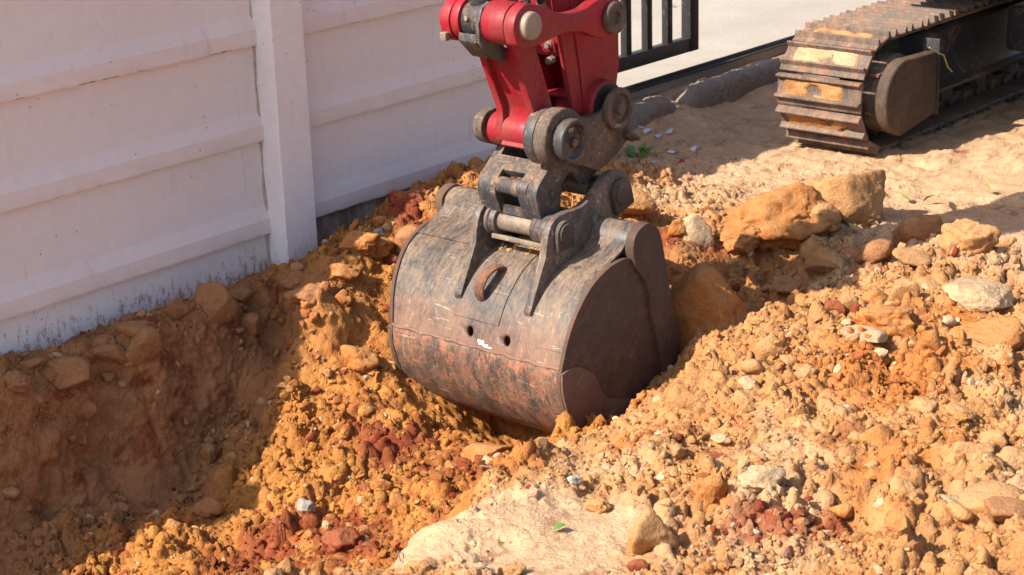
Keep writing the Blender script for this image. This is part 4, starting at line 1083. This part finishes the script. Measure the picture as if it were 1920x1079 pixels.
re_ = MB(); re_.tube([(UPN[0] + 0.020, -1.037, UPN[1] + 0.18), (0.06, -1.037, 1.45)], 0.026, 20); re_.build('rod', M_CHROME, bc, bevel=0)
re_ = MB(); re_.tube([(0.056, -1.03, 1.43), (0.15, -1.03, 2.02)], 0.05, 24); re_.build('cylinder_tube', M_RED, bc, bevel=0)

# ---- boom and upper structure (above the frame)
bo = part('boom', True)
bp = [(0.30, 1.96), (0.22, 2.06), (0.30, 2.18), (0.55, 2.34), (1.05, 2.60), (1.45, 2.68), (1.75, 2.60), (2.25, 1.95), (2.85, 0.98), (2.95, 0.86), (2.88, 0.78), (2.74, 0.80), (2.05, 1.72), (1.62, 2.28), (1.40, 2.36), (1.10, 2.30), (0.60, 2.06), (0.45, 1.96)]
MB().prism(bp, -1.17, -0.89).build('boom_box', M_RED, bo, bevel=0.012)
MB().lathe(2.84, 0.88, [(0.03, -0.86), (0.08, -0.86), (0.08, -1.20), (0.03, -1.20)]).build('foot_boss', M_RED, bo, bevel=0.004)
MB().lathe(0.36, 2.02, [(0.03, -0.87), (0.06, -0.87), (0.06, -1.20), (0.03, -1.20)]).build('arm_pivot', M_STEEL, bo, bevel=0.004)
ac = MB(); ac.tube([(1.30, -1.03, 2.78), (0.75, -1.03, 2.66)], 0.055, 20); ac.build('arm_cylinder', M_RED, bo, bevel=0)
ac = MB(); ac.tube([(0.75, -1.03, 2.66), (0.26, -1.03, 2.12)], 0.028, 16); ac.build('arm_cylinder_rod', M_CHROME, bo, bevel=0)
hs_ = part('upper_structure')
MB().prism_x([(-2.50, 0.72), (-0.62, 0.72), (-0.60, 0.80), (-0.60, 1.45), (-0.70, 1.55), (-2.42, 1.55), (-2.50, 1.45)], 3.05, 4.70).build('engine_house', M_RED, hs_, bevel=0.03)
MB().prism([(4.70, 0.74), (4.98, 0.80), (5.02, 1.20), (4.90, 1.48), (4.70, 1.5)], -2.45, -0.65).build('counterweight', M_BLACK, hs_, bevel=0.03)
MB().box(3.00, 4.95, -2.45, -0.66, 0.655, 0.718).build('turntable_deck', M_FRAME, hs_, bevel=0.01)
MB().box(2.70, 3.05, -1.22, -0.84, 0.72, 1.0).build('swing_bracket', M_BLACK, hs_, bevel=0.02)
MB().prism([(3.1, 1.56), (3.2, 2.5), (4.3, 2.5), (4.4, 1.56)], -2.45, -1.60).build('cab', M_RED, hs_, bevel=0.03)
MB().prism([(3.2, 1.70), (3.27, 2.40), (4.2, 2.40), (4.27, 1.70)], -2.453, -1.597).build('cab_window', M_FRAME, hs_, bevel=0.01)
# hydraulic lines hanging below the deck
for i in range(3):
    hh = MB(); hh.tube([(3.25 + i * 0.16, -0.98, 0.66), (3.30 + i * 0.16, -1.0, 0.60 - 0.01 * i), (3.42 + i * 0.16, -1.02, 0.60), (3.55 + i * 0.16, -1.05, 0.66)], 0.018, 10); hh.build('hose', M_BLACK, hs_, bevel=0)

# ---- undercarriage
def make_track(yc, side):
    tr = part('crawler_track')
    AX0, AX1, AZ, RAD = 2.585, 4.30, 0.262, 0.225
    L1 = AX1 - AX0; Ltot = 2 * L1 + 2 * math.pi * RAD; n = 36
    def path(s):
        s %= Ltot
        if s < L1:
            return AX1 - s, AZ + RAD, math.pi
        s -= L1
        if s < math.pi * RAD:
            a = math.pi / 2 + s / RAD
            return AX0 + RAD * math.cos(a), AZ + RAD * math.sin(a), a + math.pi / 2
        s -= math.pi * RAD
        if s < L1:
            return AX0 + s, AZ - RAD, 2 * math.pi
        s -= L1
        a = 1.5 * math.pi + s / RAD
        return AX1 + RAD * math.cos(a), AZ + RAD * math.sin(a), a + math.pi / 2
    pitch = Ltot / n
    w = 0.20
    # one shoe: local x along the track, z outwards, three grousers
    prof = [(-pitch * 0.47, -0.004), (-pitch * 0.47, 0.012), (-pitch * 0.42, 0.034), (-pitch * 0.36, 0.034), (-pitch * 0.31, 0.010), (pitch * 0.14, 0.010), (pitch * 0.19, 0.036), (pitch * 0.26, 0.036), (pitch * 0.31, 0.010), (pitch * 0.49, 0.006), (pitch * 0.49, -0.004), (pitch * 0.1, -0.004)]
    shoe = MB().prism(prof, -w, w).mesh('track_shoe', 0.003); shoe.materials.append(M_TRACK)
    lkm = MB()
    for yy in (-0.055, 0.055):
        lkm.prism([(-pitch * 0.52, -0.040), (-pitch * 0.45, -0.008), (pitch * 0.40, -0.006), (pitch * 0.54, -0.02), (pitch * 0.50, -0.045)], yy - 0.014, yy + 0.014)
    lkm.cyl(pitch * 0.5, -0.022, 0.018, -0.085, 0.085, 14)
    lkm = lkm.mesh('chain_link', 0.002); lkm.materials.append(M_STEEL_DIRTY)
    for i in range(n):
        px, pz, a = path(i * pitch + 0.03)
        mrot = Matrix.Translation((px, yc, pz)) @ Matrix.Rotation(-a, 4, 'Y') @ Matrix.Scale(-1, 4, (0, 0, 1))
        rot = Matrix.Rotation(-a, 4, 'Y')
        outw = Vector((math.cos(a - math.pi / 2), 0, math.sin(a - math.pi / 2)))
        xd = Vector((math.cos(a), 0, math.sin(a))); yd = outw.cross(xd)
        mt = Matrix((xd, yd, outw)).transposed().to_4x4(); mt.translation = Vector((px, yc, pz))
        o = link('track_shoe', shoe, None, tr); o.matrix_local = mt
        o = link('chain_link', lkm, None, tr); o.matrix_local = mt
        # caked mud between the grousers of the shoes at the front and top
        if side > 0 and (px < 3.5) and pz > 0.10 and random.random() < 0.95:
            y0 = -w * random.uniform(0.72, 0.98); y1 = w * random.uniform(0.6, 0.95)
            ny, nx_ = 26, 9
            u = np.linspace(y0, y1, ny); v = np.linspace(-pitch * 0.305, pitch * 0.16, nx_)
            U, Vv = np.meshgrid(u, v, indexing='ij'); pp = np.stack([Vv.ravel(), U.ravel(), np.full(U.size, i * 1.7)], 1)
            edge = np.clip(np.minimum(U.ravel() - y0, y1 - U.ravel()) / 0.02, 0, 1)
            zz = 0.0085 + 0.017 * (0.5 + 0.6 * fbm(pp, 22, 4, 0.6, 300 + i)) * edge - 0.006 * (1 - edge)
            gap = fbm(pp, 14, 4, 0.6, 400 + i) > 0.22
            zz = np.where(gap, zz - 0.02, zz)
            pp[:, 2] = zz; pp[:, 1] += 0.004 * fbm(pp, 30, 2, 0.5, 500 + i)
            mm = grid_mesh('caked_mud', pp, ny, nx_)
            mm.flip_normals()
            mm.materials.append(M_CLOD[random.choice(['tan', 'brown', 'tan', 'sand'])])
            o = link('caked_mud', mm, None, tr); o.matrix_local = mt
    # sprocket, idler, rollers
    for ax in (AX0, AX1):
        MB().lathe(ax, AZ, [(0.02, yc - 0.035), (0.175, yc - 0.03), (0.19, yc), (0.175, yc + 0.03), (0.02, yc + 0.035)], 36).build('wheel', M_STEEL_DIRTY, tr, bevel=0.003)
    for k in range(4):
        MB().lathe(2.95 + k * 0.33, 0.135, [(0.02, yc - 0.10), (0.055, yc - 0.10), (0.055, yc - 0.06), (0.045, yc - 0.05), (0.045, yc + 0.05), (0.055, yc + 0.06), (0.055, yc + 0.10), (0.02, yc + 0.10)], 24).build('roller', M_STEEL_DIRTY, tr, bevel=0.003)
    s = -side
    # side frame
    fr_ = [(yc - s * 0.10, 0.17), (yc + s * 0.16, 0.17), (yc + s * 0.255, 0.205), (yc + s * 0.262, 0.225), (yc + s * 0.235, 0.238), (yc + s * 0.185, 0.36), (yc + s * 0.190, 0.448), (yc + s * 0.165, 0.462), (yc + s * 0.05, 0.430), (yc - s * 0.10, 0.40)]
    MB().prism_x(fr_, 2.84, 4.12).build('track_frame', M_FRAME, tr, bevel=0.004)
    # final drive drum and D shaped guard
    MB().lathe(AX0 + 0.01, AZ, [(0.05, yc + s * 0.03), (0.165, yc + s * 0.04), (0.165, yc + s * 0.215), (0.15, yc + s * 0.228), (0.05, yc + s * 0.228)], 40).build('final_drive', M_STEEL_DIRTY, tr, bevel=0.004)
    dpl = [(2.825, 0.405)] + arc(2.565, 0.257, 0.160, 78, 232, 20) + [(2.54, 0.098), (2.838, 0.140)]
    g = MB().prism(dpl, yc + s * 0.228, yc + s * 0.285)
    g.build('drive_guard', M_DCOVER, tr, bevel=0.012, seg=3)
    MB().prism([(2.828, 0.13), (2.842, 0.13), (2.842, 0.455), (2.828, 0.455)], yc + s * 0.05, yc + s * 0.290).build('guard_plate', M_FRAME, tr, bevel=0.003)
    MB().prism([(2.44, 0.355), (2.60, 0.372), (2.82, 0.36), (2.82, 0.372), (2.60, 0.384), (2.44, 0.368)], yc + s * 0.10, yc + s * 0.226).build('guard_rib', M_RUST, tr, bevel=0.002)
    return tr
make_track(-0.75, 1)
make_track(-2.35, -1)
cf = part('center_frame')
MB().box(3.45, 4.0, -2.10, -1.03, 0.30, 0.50).build('cross_frame', M_FRAME, cf, bevel=0.02)
sr = MB(); sr.tube([(3.5, -1.55, 0.52), (3.5, -1.55, 0.66)], 0.42, 40); sr.build('slew_ring', M_STEEL, cf, bevel=0)

# ------------------------------------------------------------------ rocks and clods
CAMYAW = math.atan2(_rt.y, _rt.x)
for i, (rx, ry, rz, w, dp, hh, pal, kind, lab) in enumerate(ROCKS):
    big = w > 0.14
    v, f = rock_shape(100 + i, kind, 5 if big else 4)
    v = v * np.array([w / 2, dp / 2, hh * 0.72]) * 1.14
    ang = random.uniform(-0.3, 0.3)
    tilt = random.uniform(-0.28, 0.28) if kind != 'l' else random.uniform(-0.15, 0.15)
    me = bpy.data.meshes.new('dirt_clod'); np_mesh(me, v, f, None, True)
    nm = 'stone' if pal == 'white' else ('brick_fragment' if pal == 'brick' else 'dirt_clod')
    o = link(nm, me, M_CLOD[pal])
    z = min(float(gz(rx, ry)[0]), rz + 0.06)
    o.location = (rx, ry, z + hh * (0.34 if kind != 's' else 0.42))
    o.rotation_euler = (random.uniform(-0.2, 0.2), tilt, CAMYAW + ang)
    tag(o, lab, 'stone' if pal == 'white' else ('brick' if pal == 'brick' else 'clod'))

# medium clods that look alike, as individuals
GEN = []
for s in range(14):
    v, f = rock_shape(700 + s, 'l' if s % 3 else 'b', 3)
    GEN.append((v, f))
GM = {}
def clod_mesh(s, pal):
    if (s, pal) not in GM:
        me = bpy.data.meshes.new('dirt_clod'); np_mesh(me, GEN[s][0], GEN[s][1], None, True); me.materials.append(M_CLOD[pal]); GM[(s, pal)] = me
    return GM[(s, pal)]
def visible(px, py, pz, margin=40):
    d = np.stack([px, py, pz], -1) - np.array(M.translation)
    zc = d @ np.array(_fw); xx = 960 + 3483.36 * (d @ np.array(_rt)) / zc; yy = 539.5 - 3483.36 * (d @ np.array(_up)) / zc
    return (xx > -margin) & (xx < 1920 + margin) & (yy > -margin) & (yy < 1079 + margin)
def in_bucket(px, py):
    return (px > -0.14) & (px < 0.42) & (py > -1.45) & (py < -0.74)
AREAS = [
 ('golden clod in the sunlit upper slope between post and bucket', 'golden clods on the upper trench slope', (-0.45, 0.0), (-0.75, -0.5), ('ochre', 'orange', 'tan'), 22, (0.012, 0.026)),
 ('orange clod low in the sunlit part of the trench', 'orange clods low in the trench', (-1.0, -0.4), (-1.4, -0.75), ('ochre', 'orange', 'orange', 'red'), 34, (0.012, 0.028)),
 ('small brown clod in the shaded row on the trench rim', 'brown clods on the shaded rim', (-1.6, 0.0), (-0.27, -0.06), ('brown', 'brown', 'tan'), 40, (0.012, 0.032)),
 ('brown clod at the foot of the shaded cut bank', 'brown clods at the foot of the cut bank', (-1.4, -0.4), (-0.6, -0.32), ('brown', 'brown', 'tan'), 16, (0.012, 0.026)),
 ('tan clod in the bright soil at the lower right', 'tan clods at the lower right', (-0.75, 0.1), (-3.05, -2.35), ('tan', 'tan', 'cream', 'orange', 'tan'), 40, (0.014, 0.042)),
 ('tan clod on the bright slope right of the bucket', 'tan clods on the slope right of the bucket', (-0.6, 0.5), (-2.35, -1.7), ('tan', 'tan', 'cream', 'orange', 'tan'), 40, (0.012, 0.034)),
 ('orange tan clod on the mound at the right edge', 'clods on the right mound', (0.3, 1.1), (-2.5, -1.85), ('orange', 'tan', 'tan', 'cream'), 26, (0.014, 0.04)),
 ('orange clod on the ridge between bucket and crawler track', 'orange clods on the ridge behind the bucket', (0.55, 1.75), (-1.75, -0.9), ('orange', 'tan', 'tan', 'red', 'orange'), 50, (0.012, 0.038)),
 ('reddish clod on the heap of soil against the wall', 'clods heaped against the wall behind the bucket', (0.02, 1.1), (-0.62, -0.08), ('orange', 'red', 'ochre', 'orange'), 30, (0.014, 0.036)),
]
for lab, grp, (xa, xb), (ya, yb), pals, num, (ra, rb_) in AREAS:
    c = 0; tries = 0
    while c < num and tries < 5000:
        tries += 1
        px, py = rng.uniform(xa, xb), rng.uniform(ya, yb)
        if in_bucket(np.array(px), np.array(py)) or float(gval(loose, np.array([px]), np.array([py]))[0]) < 0.4:
            continue
        pz = float(gz(px, py)[0])
        if not bool(visible(np.array([px]), np.array([py]), np.array([pz]), 10)[0]):
            continue
        r = ra * (rb_ / ra) ** (rng.random() ** 1.7)
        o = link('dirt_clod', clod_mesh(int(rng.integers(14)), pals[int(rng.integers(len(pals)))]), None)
        o.scale = (r * rng.uniform(0.9, 1.35), r * rng.uniform(0.8, 1.1), r * rng.uniform(0.6, 0.95))
        o.rotation_euler = (rng.uniform(-0.5, 0.5), rng.uniform(-0.5, 0.5), rng.uniform(0, 6.28))
        o.location = (px, py, pz + r * 0.12)
        tag(o, lab, 'clod', grp)
        c += 1

# ------------------------------------------------------------------ crumbs: loose soil nobody could count
def crumbs(name, num, rmin, rmax, sub, power, seed, xr, yr, smooth):
    r = np.random.default_rng(seed)
    px = r.uniform(xr[0], xr[1], num * 6); py = r.uniform(yr[0], yr[1], num * 6)
    pz = gz(px, py)
    dens = np.maximum(gval(loose, px, py), 0.62 * gval(cut, px, py))
    pp = np.stack([px, py, pz], 1)
    cl = (0.6 if rmax < 0.01 else 0.0) + 0.10 + 1.1 * gval(patch, px, py) * sstep(fbm(pp, 4, 3, 0.6, seed), -0.35, 0.35)
    keep = visible(px, py, pz, 20) & ~in_bucket(px, py) & (r.random(len(px)) < dens ** 2.5 * cl)
    px, py, pz = px[keep][:num], py[keep][:num], pz[keep][:num]
    n = len(px)
    rad = rmin * (rmax / rmin) ** (r.random(n) ** power)
    vs = [rock_shape(900 + k, 'b', sub) for k in range(8)]
    nv = len(vs[0][0]); F0 = vs[0][1]
    shp = np.stack([a[0] for a in vs])[r.integers(0, 8, n)]
    q = r.normal(size=(n, 4)); q /= np.linalg.norm(q, axis=1, keepdims=True)
    a, b_, c, d = q.T
    R = np.stack([1 - 2 * (c * c + d * d), 2 * (b_ * c - a * d), 2 * (b_ * d + a * c), 2 * (b_ * c + a * d), 1 - 2 * (b_ * b_ + d * d), 2 * (c * d - a * b_), 2 * (b_ * d - a * c), 2 * (c * d + a * b_), 1 - 2 * (b_ * b_ + c * c)], 1).reshape(n, 3, 3)
    sc = np.stack([r.uniform(0.8, 1.4, n), r.uniform(0.7, 1.1, n), r.uniform(0.6, 1.0, n)], 1) * rad[:, None]
    V = np.einsum('nij,nvj->nvi', R, shp * sc[:, None, :]) + np.stack([px, py, pz + rad * 0.12], 1)[:, None, :]
    F = (F0[None] + (np.arange(n) * nv)[:, None, None]).reshape(-1, 3)
    col = soil_color(px + r.normal(0, 0.03, n), py + r.normal(0, 0.03, n), pz)
    col = col * r.uniform(0.78, 1.15, (n, 1)) * (1 + r.normal(0, 0.04, (n, 3)))
    odd = r.random(n)
    col[odd < 0.004] = np.array(PAL['white']); col[(odd > 0.004) & (odd < 0.022)] = np.array(PAL['red']) * 1.2
    col[(odd > 0.022) & (odd < 0.06)] = np.array(PAL['cream'])
    me = bpy.data.meshes.new(name)
    np_mesh(me, V.reshape(-1, 3), F, np.repeat(np.clip(col, 0, 1), nv, 0), smooth)
    return stuff(link(name, me, M_SOIL))
o = crumbs('soil_crumbs', 13000, 0.0055, 0.019, 2, 2.2, 61, (-2.1, 2.2), (-3.2, -0.03), False)
o['label'] = 'crumbs of orange and tan soil strewn over the ground'; o['category'] = 'soil'
o = crumbs('soil_grit', 27000, 0.0022, 0.006, 1, 1.4, 62, (-2.1, 2.2), (-3.2, -0.03), False)
o['label'] = 'fine grit of orange and tan soil on the ground'; o['category'] = 'soil'

# mud stuck in the corner on the bucket back
def lump_on(name, pts, mat, parent):
    m = MB()
    for (px, py, pz, r) in pts:
        v, f = rock_shape(int(px * 1000) % 97 + 11, 'l', 3)
        vv = [m.bm.verts.new(Vector((px, py, pz)) + Vector(q) * r) for q in v]
        for t in f:
            m.bm.faces.new([vv[k] for k in t])
    return m.build(name, mat, parent, bevel=0)
ms = []
for i in range(60):
    t = random.random(); yy = random.uniform(-1.17, -0.96)
    k = UP[int(4 + t * 8)]
    ms.append((k[0] - 0.002, yy, k[1] + 0.001, random.uniform(0.004, 0.012)))
lump_on('stuck_mud', ms, M_CLOD['tan'], bucket)

# ------------------------------------------------------------------ small things
def shard(w, seed):
    r = np.random.default_rng(seed); n = 7
    an = np.sort(r.uniform(0, 2 * math.pi, n)); m = MB()
    pl = [(w * math.cos(a) * r.uniform(0.6, 1), w * 0.7 * math.sin(a) * r.uniform(0.6, 1)) for a in an]
    m.prism(pl, -0.0025, 0.0025)
    return m
M_TILE = concrete_mat('broken_tile', (0.62, 0.62, 0.63), (0.5, 0.5, 0.52), 0.2)
LABD = ['largest of the pale tile shards on the shaded dirt by the kerb', 'pale tile shard lying second from the kerb', 'bright white shard farthest right on the shaded dirt', 'grey shard below the bright white shard', 'pale tile shard touching the largest shard', 'pale shard nearest the kerb', 'tiny white shard beside the green weed']
for i, (px, py, pz, sz) in enumerate(DEBRIS):
    w = sz * 8.6 / 3483 * 0.75
    o = shard(w, 40 + i).build('tile_shard', M_TILE, bevel=0.0006)
    o.location = (px, py, float(gz(px, py)[0]) + 0.008); o.rotation_euler = (math.pi / 2 + random.uniform(-0.3, 0.3), random.uniform(-0.3, 0.3), random.uniform(0, 6))
    tag(o, LABD[i], 'shard')

def leaf_mat(name, c1, c2):
    m = Mat(name); n = m.noise(30, 3, 0.6)
    m.color(m.mix(m.ramp(n, 0.3, 0.7), c1, c2)).rough(0.6)
    return m.m
M_LEAF_D = leaf_mat('dry_leaf', (0.34, 0.26, 0.07), (0.26, 0.17, 0.07))
M_LEAF_G = leaf_mat('green_leaf', (0.07, 0.17, 0.03), (0.12, 0.22, 0.04))
M_LEAF_O = leaf_mat('olive_leaf', (0.22, 0.20, 0.075), (0.30, 0.24, 0.09))
def leaf_geo(m, base, d, up, L, W, curl):
    base = Vector(base); d = Vector(d).normalized(); up = Vector(up); s = d.cross(up).normalized(); u = s.cross(d).normalized()
    rows = []
    for i in range(6):
        t = i / 5; wv = W * math.sin(math.pi * min(0.98, max(0.04, t ** 0.8))); p = base + d * (L * t) + u * (curl * L * math.sin(t * 2.2))
        rows.append([m.bm.verts.new(p - s * wv + u * wv * 0.35), m.bm.verts.new(p), m.bm.verts.new(p + s * wv + u * wv * 0.35)])
    for a, b2 in zip(rows[:-1], rows[1:]):
        for k in (0, 1):
            m.bm.faces.new((a[k], a[k + 1], b2[k + 1], b2[k]))
lm = []
for k in range(4):
    m = MB(); leaf_geo(m, (-0.02, 0, 0), (1, 0.1 * k, 0), (0, 0, 1), 0.05, 0.011 + 0.003 * (k % 2), 0.1 + 0.08 * k)
    lm.append(m.mesh('fallen_leaf'))
for i, (px, py, pz) in enumerate(LEAVES[:-1]):
    me = lm[i % 4].copy()
    o = link('fallen_leaf', me, (M_LEAF_D, M_LEAF_O, M_LEAF_D)[i % 3])
    o.location = (px, py, float(gz(px, py)[0]) + 0.026); o.rotation_euler = (random.uniform(-0.5, 0.5), random.uniform(-0.5, 0.5), random.uniform(0, 6.28))
    o.scale = [random.uniform(0.9, 1.3)] * 3
    tag(o, 'small yellowish fallen leaf among the clods behind the bucket', 'leaf', 'fallen leaves among the clods')
px, py, pz = LEAVES[-1]
o = link('green_leaf', lm[1].copy(), M_LEAF_G); o.location = (px, py, float(gz(px, py)[0]) + 0.006); o.scale = (0.8, 0.8, 0.8); o.rotation_euler = (0, 0, -0.6)
tag(o, 'single green leaf on the smooth pale patch in the foreground', 'leaf')

weed = empty('weed', (1.916, -0.141, float(gz(1.916, -0.141)[0])))
tag(weed, 'small bright green weed in the shaded dirt behind the coupler', 'weed')
for k in range(16):
    a = random.uniform(0, 6.28); e_ = random.uniform(0.35, 1.2)
    m = MB(); leaf_geo(m, (0.02 * math.cos(a) + random.uniform(-.04, .04), 0.02 * math.sin(a) + random.uniform(-.04, .04), random.uniform(0.0, 0.03)), (math.cos(a), math.sin(a), e_), (0, 0, 1.0), random.uniform(0.03, 0.055), random.uniform(0.010, 0.016), 0.25)
    m.build('leaf', M_LEAF_G, weed, bevel=0)
grass = empty('grass_tuft', (0.993, -1.485, float(gz(0.993, -1.485)[0])))
tag(grass, 'uprooted green grass tuft at the edge of the arm shadow', 'grass')
for k in range(14):
    a = random.uniform(0, 6.28); L = random.uniform(0.05, 0.12)
    m = MB(); d = Vector((math.cos(a), math.sin(a), random.uniform(0.15, 1.0))).normalized()
    pts = [d * (L * t) + Vector((0, 0, 0.012 - 0.05 * L * 8 * t * t * 0.6)) for t in (0, 0.35, 0.7, 1.0)]
    m.tube(pts, [0.0022, 0.0025, 0.002, 0.0004], 5); m.build('blade', M_LEAF_G, grass, bevel=0)
straw = MB(); straw.tube([(2.72, -1.05, 0.44), (2.79, -1.06, 0.405), (2.83, -1.06, 0.39), (2.88, -1.055, 0.33), (2.93, -1.05, 0.30)], 0.003, 6)
o = straw.build('straw', leaf_mat('straw', (0.5, 0.38, 0.15), (0.4, 0.3, 0.12)), bevel=0)
tag(o, 'bent yellow straw caught on the round drive guard of the track', 'straw')
twig_m = leaf_mat('twig', (0.16, 0.10, 0.06), (0.22, 0.15, 0.09))
for i, (px, py, L, an, lab) in enumerate(((-1.33, -1.86, 0.09, 0.9, 'thin dark twig on the pale ledge left of the green leaf'), (1.75, -0.98, 0.07, 0.3, 'short dark twig lying on the sand in front of the track'), (-0.86, -1.76, 0.06, 1.4, 'tiny twig at the far side of the pale patch'))):
    m = MB(); z0 = float(gz(px, py)[0]); m.tube([(0, 0, 0.006), (L * 0.5 * math.cos(an), L * 0.5 * math.sin(an), 0.010), (L * math.cos(an + 0.2), L * math.sin(an + 0.2), 0.008)], 0.002, 6)
    o = m.build('twig', twig_m, bevel=0); o.location = (px, py, z0)
    tag(o, lab, 'twig')
for i, (px, py, lab) in enumerate(((4.25, 1.35, 'dry leaf on the bright driveway nearest the gate'), (5.5, 1.65, 'dry leaf on the bright driveway at the top edge'), (5.0, 1.28, 'dry leaf on the bright driveway in the middle'), (4.95, 1.1, 'reddish dry leaf on the driveway nearest the crawler track'))):
    o = link('driveway_leaf', lm[i].copy(), M_LEAF_D); o.location = (px, py, 0.154); o.rotation_euler = (0, 0, i * 1.3); tag(o, lab, 'leaf')
